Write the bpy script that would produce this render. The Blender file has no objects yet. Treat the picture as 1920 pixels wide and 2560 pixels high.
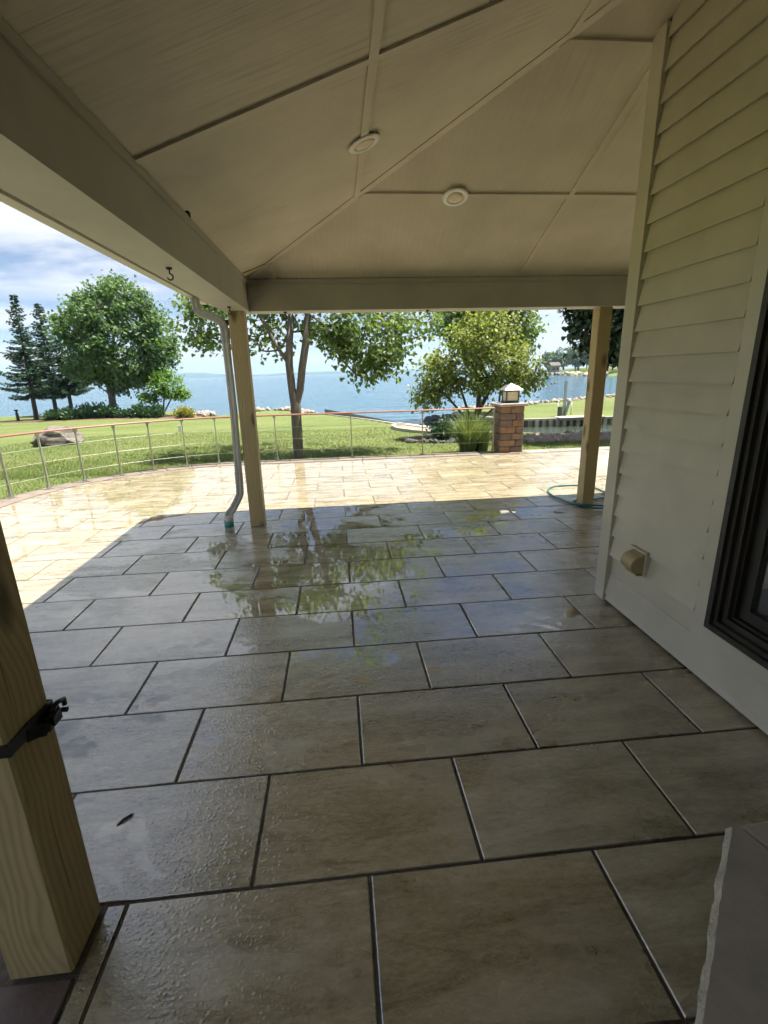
import bpy, math, random
import numpy as np
from mathutils import Vector, Matrix
R = math.radians
rng = np.random.default_rng(7)
random.seed(7)
scene = bpy.context.scene
col = scene.collection

# ------------------------------------------------------------------ camera
CAM = Vector((-0.0263, -1.1824, 1.5799))
PITCH, ROLL, YAW = -0.2832, -0.0263, 0.0888
fw = Vector((math.sin(YAW)*math.cos(PITCH), math.cos(YAW)*math.cos(PITCH), math.sin(PITCH)))
rt = Vector((math.cos(YAW), -math.sin(YAW), 0)); up = rt.cross(fw)
r2 = rt*math.cos(ROLL)+up*math.sin(ROLL); u2 = up*math.cos(ROLL)-rt*math.sin(ROLL)
cd = bpy.data.cameras.new('camera'); cam = bpy.data.objects.new('camera', cd); col.objects.link(cam)
cam.matrix_world = Matrix(((r2.x, u2.x, -fw.x, CAM.x), (r2.y, u2.y, -fw.y, CAM.y), (r2.z, u2.z, -fw.z, CAM.z), (0, 0, 0, 1)))
cd.sensor_fit = 'HORIZONTAL'; cd.sensor_width = 36; cd.lens = 36*1198.1/1920
cd.clip_start = 0.03; cd.clip_end = 20000
scene.camera = cam

# ------------------------------------------------------------------ nodes helpers
def nd(nt, t, inp=None, **at):
    n = nt.nodes.new(t)
    for k, v in at.items(): setattr(n, k, v)
    for k, v in (inp or {}).items():
        s = n.inputs[k]
        if isinstance(v, bpy.types.NodeSocket): nt.links.new(v, s)
        else: s.default_value = v
    return n
def ramp(nt, fac, stops, interp='LINEAR'):
    n = nt.nodes.new('ShaderNodeValToRGB'); cr = n.color_ramp; cr.interpolation = interp
    while len(cr.elements) < len(stops): cr.elements.new(0.5)
    for e, (p, c) in zip(cr.elements, stops):
        e.position = p; e.color = (c, c, c, 1) if isinstance(c, (int, float)) else (*c, 1)
    nt.links.new(fac, n.inputs['Fac']); return n.outputs['Color']
def math_(nt, op, a, b=0.0, c=None, clamp=False):
    n = nt.nodes.new('ShaderNodeMath'); n.operation = op; n.use_clamp = clamp
    for i, v in enumerate((a, b) if c is None else (a, b, c)):
        if isinstance(v, bpy.types.NodeSocket): nt.links.new(v, n.inputs[i])
        else: n.inputs[i].default_value = v
    return n.outputs[0]
def mixc(nt, f, a, b, blend='MIX'):
    n = nt.nodes.new('ShaderNodeMix'); n.data_type = 'RGBA'; n.blend_type = blend
    for s, v in ((n.inputs[0], f), (n.inputs[6], a), (n.inputs[7], b)):
        if isinstance(v, bpy.types.NodeSocket): nt.links.new(v, s)
        elif isinstance(v, (tuple, list)): s.default_value = (*v, 1)
        else: s.default_value = v
    return n.outputs[2]
def noise(nt, vec, scale, detail=4, rough=0.55, dist=0.0):
    n = nd(nt, 'ShaderNodeTexNoise', {'Scale': scale, 'Detail': detail, 'Roughness': rough, 'Distortion': dist})
    if vec is not None: nt.links.new(vec, n.inputs['Vector'])
    return n.outputs['Fac']
def vmap(nt, vec, scale=(1, 1, 1), loc=(0, 0, 0), rot=(0, 0, 0)):
    n = nd(nt, 'ShaderNodeMapping', {'Scale': scale, 'Location': loc, 'Rotation': rot}); nt.links.new(vec, n.inputs['Vector']); return n.outputs['Vector']

# ------------------------------------------------------------------ world + sun + exposure
SUN = Vector((0.91, -0.01, 2.45)).normalized()      # towards the sun
w = bpy.data.worlds.new('World'); scene.world = w; w.use_nodes = True
nt = w.node_tree; nt.nodes.clear()
sky = nd(nt, 'ShaderNodeTexSky', sky_type='NISHITA', sun_disc=False)
sky.sun_elevation = math.asin(SUN.z); sky.sun_rotation = math.atan2(SUN.x, SUN.y)
sky.altitude = 180; sky.air_density = 0.60; sky.dust_density = 0.05; sky.ozone_density = 0.8
tc = nd(nt, 'ShaderNodeTexCoord')
sep = nd(nt, 'ShaderNodeSeparateXYZ', {0: tc.outputs['Generated']})
zz = math_(nt, 'ADD', math_(nt, 'MAXIMUM', sep.outputs[2], 0.0), 0.10)
cv = nd(nt, 'ShaderNodeCombineXYZ', {0: math_(nt, 'DIVIDE', sep.outputs[0], zz), 1: math_(nt, 'DIVIDE', sep.outputs[1], zz)}).outputs[0]
cl1 = noise(nt, vmap(nt, cv, (0.55, 1.0, 1), (3.1, 1.7, 0), (0, 0, 0.35)), 0.9, 9, 0.62, 0.6)
cl2 = noise(nt, vmap(nt, cv, (1, 1, 1), (7.3, 2.2, 0)), 0.35, 4, 0.5, 0.0)
dens = math_(nt, 'ADD', cl1, math_(nt, 'MULTIPLY', cl2, 0.55))
low = math_(nt, 'MULTIPLY', math_(nt, 'SUBTRACT', 1.0, math_(nt, 'MULTIPLY', sep.outputs[2], 3.2), clamp=True), 0.04)
dens = math_(nt, 'ADD', dens, low)
cmask = ramp(nt, dens, [(0.0, 0.0), (0.66, 0.0), (0.82, 0.6), (0.97, 0.92)])
cmask = math_(nt, 'MAXIMUM', cmask, 0.12)        # thin cirrus veil over all of it
SKYK = 0.052
cloudcol = (6.9, 7.1, 7.4)
csky = mixc(nt, cmask, sky.outputs[0], cloudcol)
bg = nd(nt, 'ShaderNodeBackground', {'Color': csky, 'Strength': SKYK})
wo = nd(nt, 'ShaderNodeOutputWorld', {'Surface': bg.outputs[0]})
sl = bpy.data.lights.new('sun', 'SUN'); sl.energy = 4.6; sl.angle = R(0.53); sl.color = (1.0, 0.93, 0.82)
so = bpy.data.objects.new('sun', sl); col.objects.link(so); so.rotation_euler = (-SUN).to_track_quat('-Z', 'Y').to_euler(); so.location = (10, -2, 30)
vs = scene.view_settings; vs.view_transform = 'Standard'; vs.look = 'None'; vs.exposure = 1.62; vs.gamma = 1; vs.use_curve_mapping = False
cy = scene.cycles; cy.use_denoising = True; cy.max_bounces = 6; cy.diffuse_bounces = 3; cy.glossy_bounces = 2; cy.transmission_bounces = 4; cy.transparent_max_bounces = 6; cy.use_adaptive_sampling = True; cy.adaptive_threshold = 0.03; cy.adaptive_min_samples = 12; cy.volume_bounces = 0
cy.sample_clamp_indirect = 8; cy.caustics_reflective = False; cy.caustics_refractive = False
scene.render.engine = 'CYCLES'

# ------------------------------------------------------------------ mesh helpers
class MB:
    def __init__(s): s.v = []; s.f = []; s.sm = []
    def add(s, vs, fs, smooth=False):
        o = len(s.v); s.v += [tuple(map(float, q)) for q in vs]; s.f += [tuple(i+o for i in q) for q in fs]; s.sm += [smooth]*len(fs); return s
    def box(s, x0, x1, y0, y1, z0, z1):
        return s.add([(x0, y0, z0), (x1, y0, z0), (x1, y1, z0), (x0, y1, z0), (x0, y0, z1), (x1, y0, z1), (x1, y1, z1), (x0, y1, z1)],
                     [(3, 2, 1, 0), (4, 5, 6, 7), (0, 1, 5, 4), (1, 2, 6, 5), (2, 3, 7, 6), (3, 0, 4, 7)])
    def prism(s, poly, z0, z1, ch=0.0):
        """poly: ccw xy list; ch: chamfer at the top edge"""
        n = len(poly); cx = sum(p[0] for p in poly)/n; cy_ = sum(p[1] for p in poly)/n
        v = [(x, y, z0) for x, y in poly]; f = [tuple(reversed(range(n)))]
        if ch:
            v += [(x, y, z1-ch) for x, y in poly]
            for i, (x, y) in enumerate(poly):
                d = math.hypot(cx-x, cy_-y) or 1; k = min(ch*1.4, d*0.4)
                v.append((x+(cx-x)/d*k, y+(cy_-y)/d*k, z1))
            for i in range(n):
                j = (i+1) % n; f += [(i, j, n+j, n+i), (n+i, n+j, 2*n+j, 2*n+i)]
            f.append(tuple(range(2*n, 3*n)))
        else:
            v += [(x, y, z1) for x, y in poly]
            for i in range(n): j = (i+1) % n; f.append((i, j, n+j, n+i))
            f.append(tuple(range(n, 2*n)))
        return s.add(v, f)
    def loft(s, rings, caps=True, smooth=True, closed=True):
        n = len(rings[0]); v = [p for r in rings for p in r]; f = []
        for a in range(len(rings)-1):
            for i in range(n if closed else n-1):
                j = (i+1) % n; f.append((a*n+i, a*n+j, (a+1)*n+j, (a+1)*n+i))
        s.add(v, f, smooth)
        if caps and closed:
            o = len(s.v)-len(v); s.f += [tuple(o+i for i in reversed(range(n))), tuple(o+(len(rings)-1)*n+i for i in range(n))]; s.sm += [False, False]
        return s
    def tube(s, pts, rad, n=8, caps=True, smooth=True, sect=None):
        pts = [Vector(p) for p in pts]; rings = []; ref = None
        for i, p in enumerate(pts):
            t = (pts[min(i+1, len(pts)-1)]-pts[max(i-1, 0)]).normalized()
            if ref is None: ref = Vector((0, 0, 1)) if abs(t.z) < 0.9 else Vector((0, 1, 0))
            a = t.cross(ref).normalized() if t.cross(ref).length > 1e-6 else t.orthogonal().normalized(); b = a.cross(t).normalized(); ref = b
            r = rad[i] if isinstance(rad, (list, tuple)) else rad
            if sect: rings.append([tuple(p+a*x+b*y) for x, y in sect])
            else: rings.append([tuple(p+(a*math.cos(2*math.pi*k/n)+b*math.sin(2*math.pi*k/n))*r) for k in range(n)])
        return s.loft(rings, caps, smooth)
    def cyl(s, c, r0, r1, z0, z1, n=16, smooth=True):
        return s.loft([[(c[0]+r*math.cos(2*math.pi*k/n), c[1]+r*math.sin(2*math.pi*k/n), z) for k in range(n)] for r, z in ((r0, z0), (r1, z1))], True, smooth)
def link_mesh(name, v, f, sm, mat, parent, origin):
    me = bpy.data.meshes.new(name); o0 = Vector(origin)
    me.from_pydata([(x-o0.x, y-o0.y, z-o0.z) for x, y, z in v], [], f)
    me.polygons.foreach_set('use_smooth', sm); me.materials.append(mat); me.update()
    o = bpy.data.objects.new(name, me); col.objects.link(o); o.location = o0
    if parent is not None:
        o.parent = parent; o.location = o0-wloc(parent)
    return o
def wloc(o):
    l = Vector(o.location)
    while o.parent is not None: o = o.parent; l = l+Vector(o.location)
    return l
def tag(o, label=None, cat=None, group=None, kind=None):
    if label: o['label'] = label
    if cat: o['category'] = cat
    if group: o['group'] = group
    if kind: o['kind'] = kind
    return o
def obj(name, mb, mat, parent=None, label=None, cat=None, group=None, kind=None):
    a = np.array(mb.v); lo, hi = a.min(0), a.max(0); org = ((lo[0]+hi[0])/2, (lo[1]+hi[1])/2, lo[2])
    return tag(link_mesh(name, mb.v, mb.f, mb.sm, mat, parent, org), label, cat, group, kind)
def thing(name, loc, label, cat, group=None, kind=None):
    o = bpy.data.objects.new(name, None); col.objects.link(o); o.location = loc; o.empty_display_size = 0.1
    return tag(o, label, cat, group, kind)
def np_mesh(name, verts, loops, sizes, mat, parent=None, smooth=False, origin=(0, 0, 0)):
    me = bpy.data.meshes.new(name); n = len(verts)
    verts = np.asarray(verts, dtype=np.float64)-np.array(origin)
    me.vertices.add(n); me.vertices.foreach_set('co', verts.astype(np.float32).ravel())
    sizes = np.asarray(sizes, dtype=np.int32); me.loops.add(int(sizes.sum())); me.loops.foreach_set('vertex_index', np.asarray(loops, dtype=np.int32))
    me.polygons.add(len(sizes)); st = np.concatenate([[0], np.cumsum(sizes)[:-1]]).astype(np.int32); me.polygons.foreach_set('loop_start', st)
    me.polygons.foreach_set('use_smooth', np.full(len(sizes), smooth)); me.materials.append(mat); me.update(calc_edges=True); me.validate()
    o = bpy.data.objects.new(name, me); col.objects.link(o); o.location = origin
    if parent is not None: o.parent = parent; o.location = Vector(origin)-wloc(parent)
    return o
def clip(poly, a, b, c):
    """keep a*x+b*y <= c"""
    out = []
    for i in range(len(poly)):
        p, q = poly[i], poly[(i+1) % len(poly)]; dp = a*p[0]+b*p[1]-c; dq = a*q[0]+b*q[1]-c
        if dp <= 0: out.append(p)
        if dp*dq < 0: t = dp/(dp-dq); out.append((p[0]+(q[0]-p[0])*t, p[1]+(q[1]-p[1])*t))
    return out
def spline(pts, n=8):
    pts = [Vector(p) for p in pts]; out = []
    for i in range(len(pts)-1):
        p0, p1, p2, p3 = pts[max(i-1, 0)], pts[i], pts[i+1], pts[min(i+2, len(pts)-1)]
        for k in range(n):
            t = k/n; out.append(0.5*((2*p1)+(p2-p0)*t+(2*p0-5*p1+4*p2-p3)*t*t+(3*p1-p0-3*p2+p3)*t**3))
    out.append(pts[-1]); return out

# ------------------------------------------------------------------ materials
def newmat(name):
    m = bpy.data.materials.new(name); m.use_nodes = True; nt = m.node_tree; nt.nodes.clear()
    out = nd(nt, 'ShaderNodeOutputMaterial'); b = nd(nt, 'ShaderNodeBsdfPrincipled'); nt.links.new(b.outputs[0], out.inputs[0])
    return m, nt, b, out
def bump(nt, b, h, strength=0.3, dist=0.01):
    n = nd(nt, 'ShaderNodeBump', {'Height': h, 'Strength': strength, 'Distance': dist}); nt.links.new(n.outputs[0], b.inputs['Normal']); return n
def setin(nt, b, **kw):
    for k, v in kw.items():
        s = b.inputs[k.replace('_', ' ')]
        if isinstance(v, bpy.types.NodeSocket): nt.links.new(v, s)
        elif isinstance(v, (tuple, list)): s.default_value = (*v, 1)
        else: s.default_value = v
def simple(name, c0, c1, scale=6, rough=0.6, bs=0.2, bd=0.004, metal=0.0, stretch=(1, 1, 1), rnd=0.12, spec=0.5, detail=4):
    m, nt, b, _ = newmat(name); t = nd(nt, 'ShaderNodeTexCoord'); oi = nd(nt, 'ShaderNodeObjectInfo')
    off = nd(nt, 'ShaderNodeVectorMath', {0: t.outputs['Object']}, operation='ADD')
    sc = math_(nt, 'MULTIPLY', oi.outputs['Random'], 37.0); nt.links.new(sc, off.inputs[1])
    v = vmap(nt, off.outputs[0], stretch); f = noise(nt, v, scale, detail, 0.6)
    c = mixc(nt, ramp(nt, f, [(0.3, 0.0), (0.7, 1.0)]), c0, c1)
    c = mixc(nt, 1.0, c, ramp(nt, oi.outputs['Random'], [(0, 1-rnd), (1, 1+rnd)]), 'MULTIPLY')
    setin(nt, b, Base_Color=c, Roughness=rough, Metallic=metal, Specular_IOR_Level=spec)
    bump(nt, b, noise(nt, v, scale*4, 2, 0.6), bs, bd); return m

# wood of the porch posts: long grain along z, a few knots, greenish treated pine
def wood_mat(name, c_a, c_b, c_d):
    m, nt, b, _ = newmat(name); t = nd(nt, 'ShaderNodeTexCoord'); oi = nd(nt, 'ShaderNodeObjectInfo')
    off = nd(nt, 'ShaderNodeVectorMath', {0: t.outputs['Object']}, operation='ADD'); nt.links.new(math_(nt, 'MULTIPLY', oi.outputs['Random'], 19.0), off.inputs[1])
    warp = noise(nt, vmap(nt, off.outputs[0], (1, 1, 0.32)), 3.0, 2, 0.5)
    vor = nd(nt, 'ShaderNodeTexVoronoi', {'Vector': vmap(nt, off.outputs[0], (6.0, 6.0, 2.6)), 'Scale': 1.0, 'Randomness': 1.0})
    knot = ramp(nt, vor.outputs['Distance'], [(0.0, 1.0), (0.12, 0.8), (0.25, 0.0)])
    pull = ramp(nt, vor.outputs['Distance'], [(0.0, 1.0), (0.5, 0.0)])
    sx = nd(nt, 'ShaderNodeSeparateXYZ', {0: off.outputs[0]})
    g = math_(nt, 'ADD', math_(nt, 'MULTIPLY', math_(nt, 'ADD', sx.outputs[0], math_(nt, 'MULTIPLY', sx.outputs[1], 0.8)), 150.0), math_(nt, 'MULTIPLY', warp, 22.0))
    g = math_(nt, 'ADD', g, math_(nt, 'MULTIPLY', pull, 6.0))
    g = math_(nt, 'ADD', g, math_(nt, 'MULTIPLY', sx.outputs[2], 3.0))
    ring = math_(nt, 'ADD', math_(nt, 'MULTIPLY', math_(nt, 'SINE', math_(nt, 'MULTIPLY', g, 2.2)), 0.5), 0.5)
    fine = noise(nt, vmap(nt, off.outputs[0], (90, 90, 3.0)), 1.0, 4, 0.6)
    f = math_(nt, 'ADD', math_(nt, 'MULTIPLY', math_(nt, 'POWER', ring, 2.0), 0.62), math_(nt, 'MULTIPLY', fine, 0.4), clamp=True)
    c = mixc(nt, f, c_a, c_b)
    big = noise(nt, vmap(nt, off.outputs[0], (2.5, 2.5, 1.1)), 1.6, 4, 0.6)
    c = mixc(nt, ramp(nt, big, [(0.5, 0.0), (0.75, 0.45)]), c, c_d)
    c = mixc(nt, math_(nt, 'MULTIPLY', knot, 0.85), c, (0.06, 0.04, 0.02))
    chk = ramp(nt, noise(nt, vmap(nt, off.outputs[0], (34, 34, 0.9)), 1.0, 2, 0.5), [(0.70, 0.0), (0.73, 0.7)])
    c = mixc(nt, chk, c, (0.09, 0.06, 0.03))
    setin(nt, b, Base_Color=c, Roughness=0.62, Specular_IOR_Level=0.35)
    bump(nt, b, math_(nt, 'ADD', ring, fine), 0.28, 0.0015); return m
M_post = wood_mat('treated_pine', (0.50, 0.395, 0.215), (0.36, 0.27, 0.135), (0.33, 0.275, 0.165))

# painted trim, beams, ceiling, siding
def paint(name, c, rough=0.5, lines=None, stain=0.35, stainc=(0.12, 0.10, 0.07), grain=1.0):
    m, nt, b, _ = newmat(name); g = nd(nt, 'ShaderNodeNewGeometry'); p = g.outputs['Position']
    n1 = noise(nt, p, 2.3, 3, 0.6); n2 = noise(nt, p, 55, 2, 0.7)
    cc = mixc(nt, 1.0, c, ramp(nt, n1, [(0.25, 0.86), (0.75, 1.08)]), 'MULTIPLY')
    h = math_(nt, 'MULTIPLY', n2, 0.35*grain)
    if lines:
        ax, per = lines; sp = nd(nt, 'ShaderNodeSeparateXYZ', {0: p})
        u = sp.outputs[ax]; fr = math_(nt, 'FRACT', math_(nt, 'MULTIPLY', u, 1.0/per))
        gr = ramp(nt, fr, [(0.0, 1.0), (0.05, 0.0), (0.95, 0.0), (1.0, 1.0)])
        sc = (55, 2.2, 3.0) if ax == 0 else (2.2, 55, 3.0)
        st = noise(nt, vmap(nt, p, sc), 1.0, 5, 0.65)
        patch = ramp(nt, noise(nt, p, 1.25, 3, 0.5), [(0.46, 0.0), (0.68, 1.0)])
        mold = math_(nt, 'MULTIPLY', ramp(nt, st, [(0.5, 0.0), (0.72, 1.0)]), math_(nt, 'MULTIPLY', patch, stain))
        cc = mixc(nt, mold, cc, stainc); cc = mixc(nt, math_(nt, 'MULTIPLY', gr, 0.16), cc, stainc)
        wv = noise(nt, vmap(nt, p, sc), 2.2, 4, 0.6)
        h = math_(nt, 'SUBTRACT', math_(nt, 'ADD', h, math_(nt, 'MULTIPLY', wv, 0.25)), math_(nt, 'MULTIPLY', gr, 0.6))
    setin(nt, b, Base_Color=cc, Roughness=rough, Specular_IOR_Level=0.35)
    bump(nt, b, h, 0.35, 0.002); return m
CEIL = (0.65, 0.59, 0.475)
M_ceil_l = paint('ceiling_panel_paint_a', CEIL, 0.6, (1, 0.05), 0.42)
M_ceil_f = paint('ceiling_panel_paint_b', CEIL, 0.6, (0, 0.05), 0.16)
M_batten = paint('batten_paint', (0.64, 0.575, 0.455), 0.5)
M_beam = paint('beam_paint', (0.45, 0.435, 0.395), 0.45)
M_side = paint('siding_paint', (0.58, 0.53, 0.42), 0.5, None)
M_trim = paint('trim_paint', (0.59, 0.545, 0.44), 0.5)
M_white = simple('white_enamel', (0.84, 0.83, 0.80), (0.86, 0.85, 0.82), 3, 0.35, 0.05)
M_lens = simple('lamp_diffuser', (0.78, 0.66, 0.50), (0.80, 0.68, 0.52), 3, 0.5, 0.05)
M_gut = simple('gutter_metal', (0.48, 0.47, 0.44), (0.54, 0.53, 0.50), 8, 0.42, 0.1)
M_spout = simple('downspout_metal', (0.36, 0.35, 0.325), (0.45, 0.44, 0.41), 30, 0.55, 0.25, 0.002, 0.1, (1, 1, 0.2))
M_teal = simple('teal_plastic', (0.05, 0.36, 0.31), (0.07, 0.42, 0.36), 10, 0.4)
M_shing = simple('roof_shingle', (0.10, 0.09, 0.08), (0.17, 0.15, 0.13), 9, 0.9)
M_black = simple('black_plastic', (0.008, 0.008, 0.010), (0.016, 0.016, 0.018), 20, 0.28, 0.15)
M_iron = simple('black_iron', (0.012, 0.012, 0.012), (0.03, 0.025, 0.02), 20, 0.5)
M_bronze = simple('bronze_window', (0.022, 0.018, 0.013), (0.034, 0.028, 0.021), 6, 0.5, 0.08)
M_vent = simple('vent_plastic', (0.34, 0.265, 0.13), (0.42, 0.335, 0.18), 12, 0.45)
M_hose = simple('hose_rubber', (0.012, 0.10, 0.095), (0.025, 0.16, 0.145), 14, 0.4)
M_steel = simple('brushed_steel', (0.27, 0.265, 0.215), (0.36, 0.35, 0.29), 14, 0.38, 0.1, 0.002, 0.65)
M_cable = simple('steel_cable', (0.48, 0.48, 0.43), (0.58, 0.58, 0.52), 14, 0.35, 0.1, 0.002, 0.3)
M_rail = simple('red_brown_rail', (0.20, 0.085, 0.052), (0.28, 0.125, 0.08), 3, 0.5, 0.2, 0.002, 0, (3, 30, 30))
M_edge = simple('edging_stone', (0.150, 0.122, 0.102), (0.225, 0.188, 0.158), 9, 0.75, 0.5, 0.006)
M_edged = simple('dark_edging_stone', (0.085, 0.058, 0.046), (0.14, 0.10, 0.08), 9, 0.6, 0.5, 0.006)
M_edgeg = simple('grey_edging_stone', (0.21, 0.19, 0.17), (0.30, 0.28, 0.25), 9, 0.6, 0.5, 0.006)
M_brick = simple('tumbled_block', (0.60, 0.58, 0.56), (1.0, 1.0, 1.0), 7, 0.85, 0.6, 0.008, 0, (1, 1, 1), 0.0)
_nt = M_brick.node_tree; _b = [n_ for n_ in _nt.nodes if n_.type == 'BSDF_PRINCIPLED'][0]; _l = _b.inputs['Base Color'].links[0].from_socket; _oi = [n_ for n_ in _nt.nodes if n_.type == 'OBJECT_INFO'][0]
_nt.links.new(mixc(_nt, 1.0, _l, ramp(_nt, _oi.outputs['Random'], [(0.0, (0.165, 0.115, 0.090)), (0.35, (0.20, 0.140, 0.108)), (0.6, (0.23, 0.155, 0.105)), (0.8, (0.29, 0.165, 0.085)), (1.0, (0.175, 0.128, 0.105))]), 'MULTIPLY'), _b.inputs['Base Color'])
M_cap = simple('stone_cap', (0.26, 0.22, 0.19), (0.36, 0.32, 0.28), 9, 0.75, 0.5, 0.006)
M_blue = simple('bluestone_cap', (0.42, 0.385, 0.345), (0.52, 0.48, 0.43), 16, 0.62, 0.5, 0.003)
M_chis = simple('chiselled_edge', (0.40, 0.36, 0.30), (0.58, 0.53, 0.45), 24, 0.8, 0.8, 0.01)
M_copper = simple('lantern_roof', (0.20, 0.20, 0.18), (0.29, 0.285, 0.255), 9, 0.45, 0.2, 0.004, 0.5)
M_verd = simple('lantern_frame', (0.05, 0.075, 0.065), (0.09, 0.11, 0.095), 12, 0.5, 0.2, 0.003, 0.3)
M_amber = simple('lantern_pane', (0.62, 0.50, 0.33), (0.78, 0.68, 0.48), 9, 0.25, 0.1)
M_rock = simple('pale_rock', (0.24, 0.19, 0.165), (0.46, 0.40, 0.35), 3, 0.85, 0.8, 0.03, 0, (1, 1, 1), 0.3)
M_rockd = simple('dark_rock', (0.05, 0.055, 0.055), (0.13, 0.125, 0.12), 3, 0.7, 0.8, 0.03, 0, (1, 1, 1), 0.3)
M_conc = simple('concrete', (0.30, 0.28, 0.245), (0.40, 0.38, 0.335), 3, 0.8, 0.4, 0.01)
M_pile = simple('weathered_pile', (0.26, 0.235, 0.20), (0.40, 0.37, 0.31), 4, 0.85, 0.4, 0.01, 0, (1, 1, 0.3), 0.35)
M_piled = simple('dark_pile', (0.11, 0.105, 0.09), (0.17, 0.16, 0.14), 4, 0.85, 0.4, 0.01, 0, (1, 1, 0.3), 0.2)
M_grey = simple('galvanised_steel', (0.30, 0.33, 0.34), (0.38, 0.41, 0.42), 6, 0.5, 0.1, 0.004, 0.3)
M_pvc = simple('white_pvc', (0.70, 0.69, 0.64), (0.78, 0.77, 0.72), 6, 0.4)
M_dock = simple('dock_plank', (0.42, 0.39, 0.34), (0.55, 0.52, 0.46), 5, 0.8, 0.3, 0.005, 0, (0.3, 4, 1))
M_bark = simple('grey_bark', (0.085, 0.072, 0.056), (0.17, 0.15, 0.12), 7, 0.9, 0.9, 0.02, 0, (4, 4, 0.8))
M_barkd = simple('dark_bark', (0.05, 0.040, 0.030), (0.10, 0.082, 0.064), 7, 0.9, 0.9, 0.02, 0, (4, 4, 0.8))
M_mulch = simple('bark_mulch', (0.07, 0.04, 0.028), (0.19, 0.115, 0.085), 22, 0.95, 1.0, 0.03, 0, (1, 1, 1), 0.0)
M_pebble = simple('pinkish_pebbles', (0.26, 0.17, 0.13), (0.46, 0.35, 0.28), 18, 0.9, 1.0, 0.03, 0, (1, 1, 1), 0.0)
M_path = simple('brick_landing', (0.22, 0.17, 0.135), (0.30, 0.24, 0.195), 10, 0.85, 0.4, 0.01)
M_sand = simple('joint_sand', (0.075, 0.060, 0.045), (0.13, 0.105, 0.080), 60, 0.85, 0.8, 0.004)
M_house2 = simple('pale_far_house', (0.26, 0.21, 0.20), (0.32, 0.26, 0.25), 1, 0.8)
M_hill = simple('wooded_hill', (0.035, 0.06, 0.04), (0.05, 0.08, 0.05), 0.02, 0.95)
M_int = simple('dark_interior', (0.05, 0.045, 0.04), (0.07, 0.06, 0.05), 2, 0.9)
M_cloth = simple('pale_shade', (0.40, 0.38, 0.33), (0.46, 0.44, 0.38), 4, 0.9)
M_twig = simple('twig_bark', (0.03, 0.02, 0.015), (0.06, 0.04, 0.03), 40, 0.8)

def leaf_mat(name, c0, c1, c2, trans=0.35, rough=0.42, spec=0.4):
    m, nt, b, out = newmat(name); g = nd(nt, 'ShaderNodeNewGeometry')
    rnd = g.outputs['Random Per Island']; n = noise(nt, g.outputs['Position'], 0.9, 3, 0.55)
    f = math_(nt, 'ADD', math_(nt, 'MULTIPLY', rnd, 0.6), math_(nt, 'MULTIPLY', math_(nt, 'SUBTRACT', n, 0.3), 1.0), clamp=True)
    c = ramp(nt, f, [(0.0, c0), (0.5, c1), (1.0, c2)])
    setin(nt, b, Base_Color=c, Roughness=rough, Specular_IOR_Level=spec)
    tr = nd(nt, 'ShaderNodeBsdfTranslucent', {'Color': mixc(nt, 1.0, c, (1.5, 1.45, 0.7), 'MULTIPLY')})
    mx = nd(nt, 'ShaderNodeMixShader', {0: trans, 1: b.outputs[0], 2: tr.outputs[0]}); nt.links.new(mx.outputs[0], out.inputs[0]); return m
M_oak = leaf_mat('oak_leaf', (0.070, 0.125, 0.045), (0.125, 0.200, 0.068), (0.23, 0.30, 0.095), 0.45)
M_maple = leaf_mat('maple_leaf', (0.060, 0.115, 0.055), (0.100, 0.180, 0.080), (0.17, 0.25, 0.105), 0.42)
M_lime = leaf_mat('light_leaf', (0.115, 0.165, 0.052), (0.190, 0.238, 0.078), (0.29, 0.328, 0.115), 0.45)
M_darkleaf = leaf_mat('dark_leaf', (0.016, 0.032, 0.018), (0.028, 0.052, 0.026), (0.045, 0.075, 0.034), 0.15, 0.35, 0.5)
M_smallleaf = leaf_mat('small_tree_leaf', (0.078, 0.169, 0.036), (0.130, 0.247, 0.052), (0.195, 0.325, 0.072))
M_spruce = leaf_mat('spruce_needle', (0.029, 0.065, 0.039), (0.047, 0.094, 0.055), (0.081, 0.130, 0.072), 0.1, 0.6, 0.2)
M_shrub = leaf_mat('shrub_leaf', (0.029, 0.072, 0.039), (0.047, 0.104, 0.052), (0.078, 0.143, 0.065), 0.2)
M_shruby = leaf_mat('yellow_shrub_leaf', (0.143, 0.156, 0.046), (0.234, 0.234, 0.065), (0.338, 0.325, 0.104), 0.3)
M_blade = leaf_mat('grass_blade', (0.085, 0.128, 0.038), (0.130, 0.175, 0.056), (0.195, 0.222, 0.082), 0.4, 0.5, 0.2)
M_reed = leaf_mat('ornamental_grass_blade', (0.080, 0.125, 0.050), (0.140, 0.195, 0.080), (0.26, 0.30, 0.15), 0.35)
M_far = leaf_mat('far_leaf', (0.039, 0.078, 0.034), (0.062, 0.111, 0.044), (0.098, 0.156, 0.058), 0.2)

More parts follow.
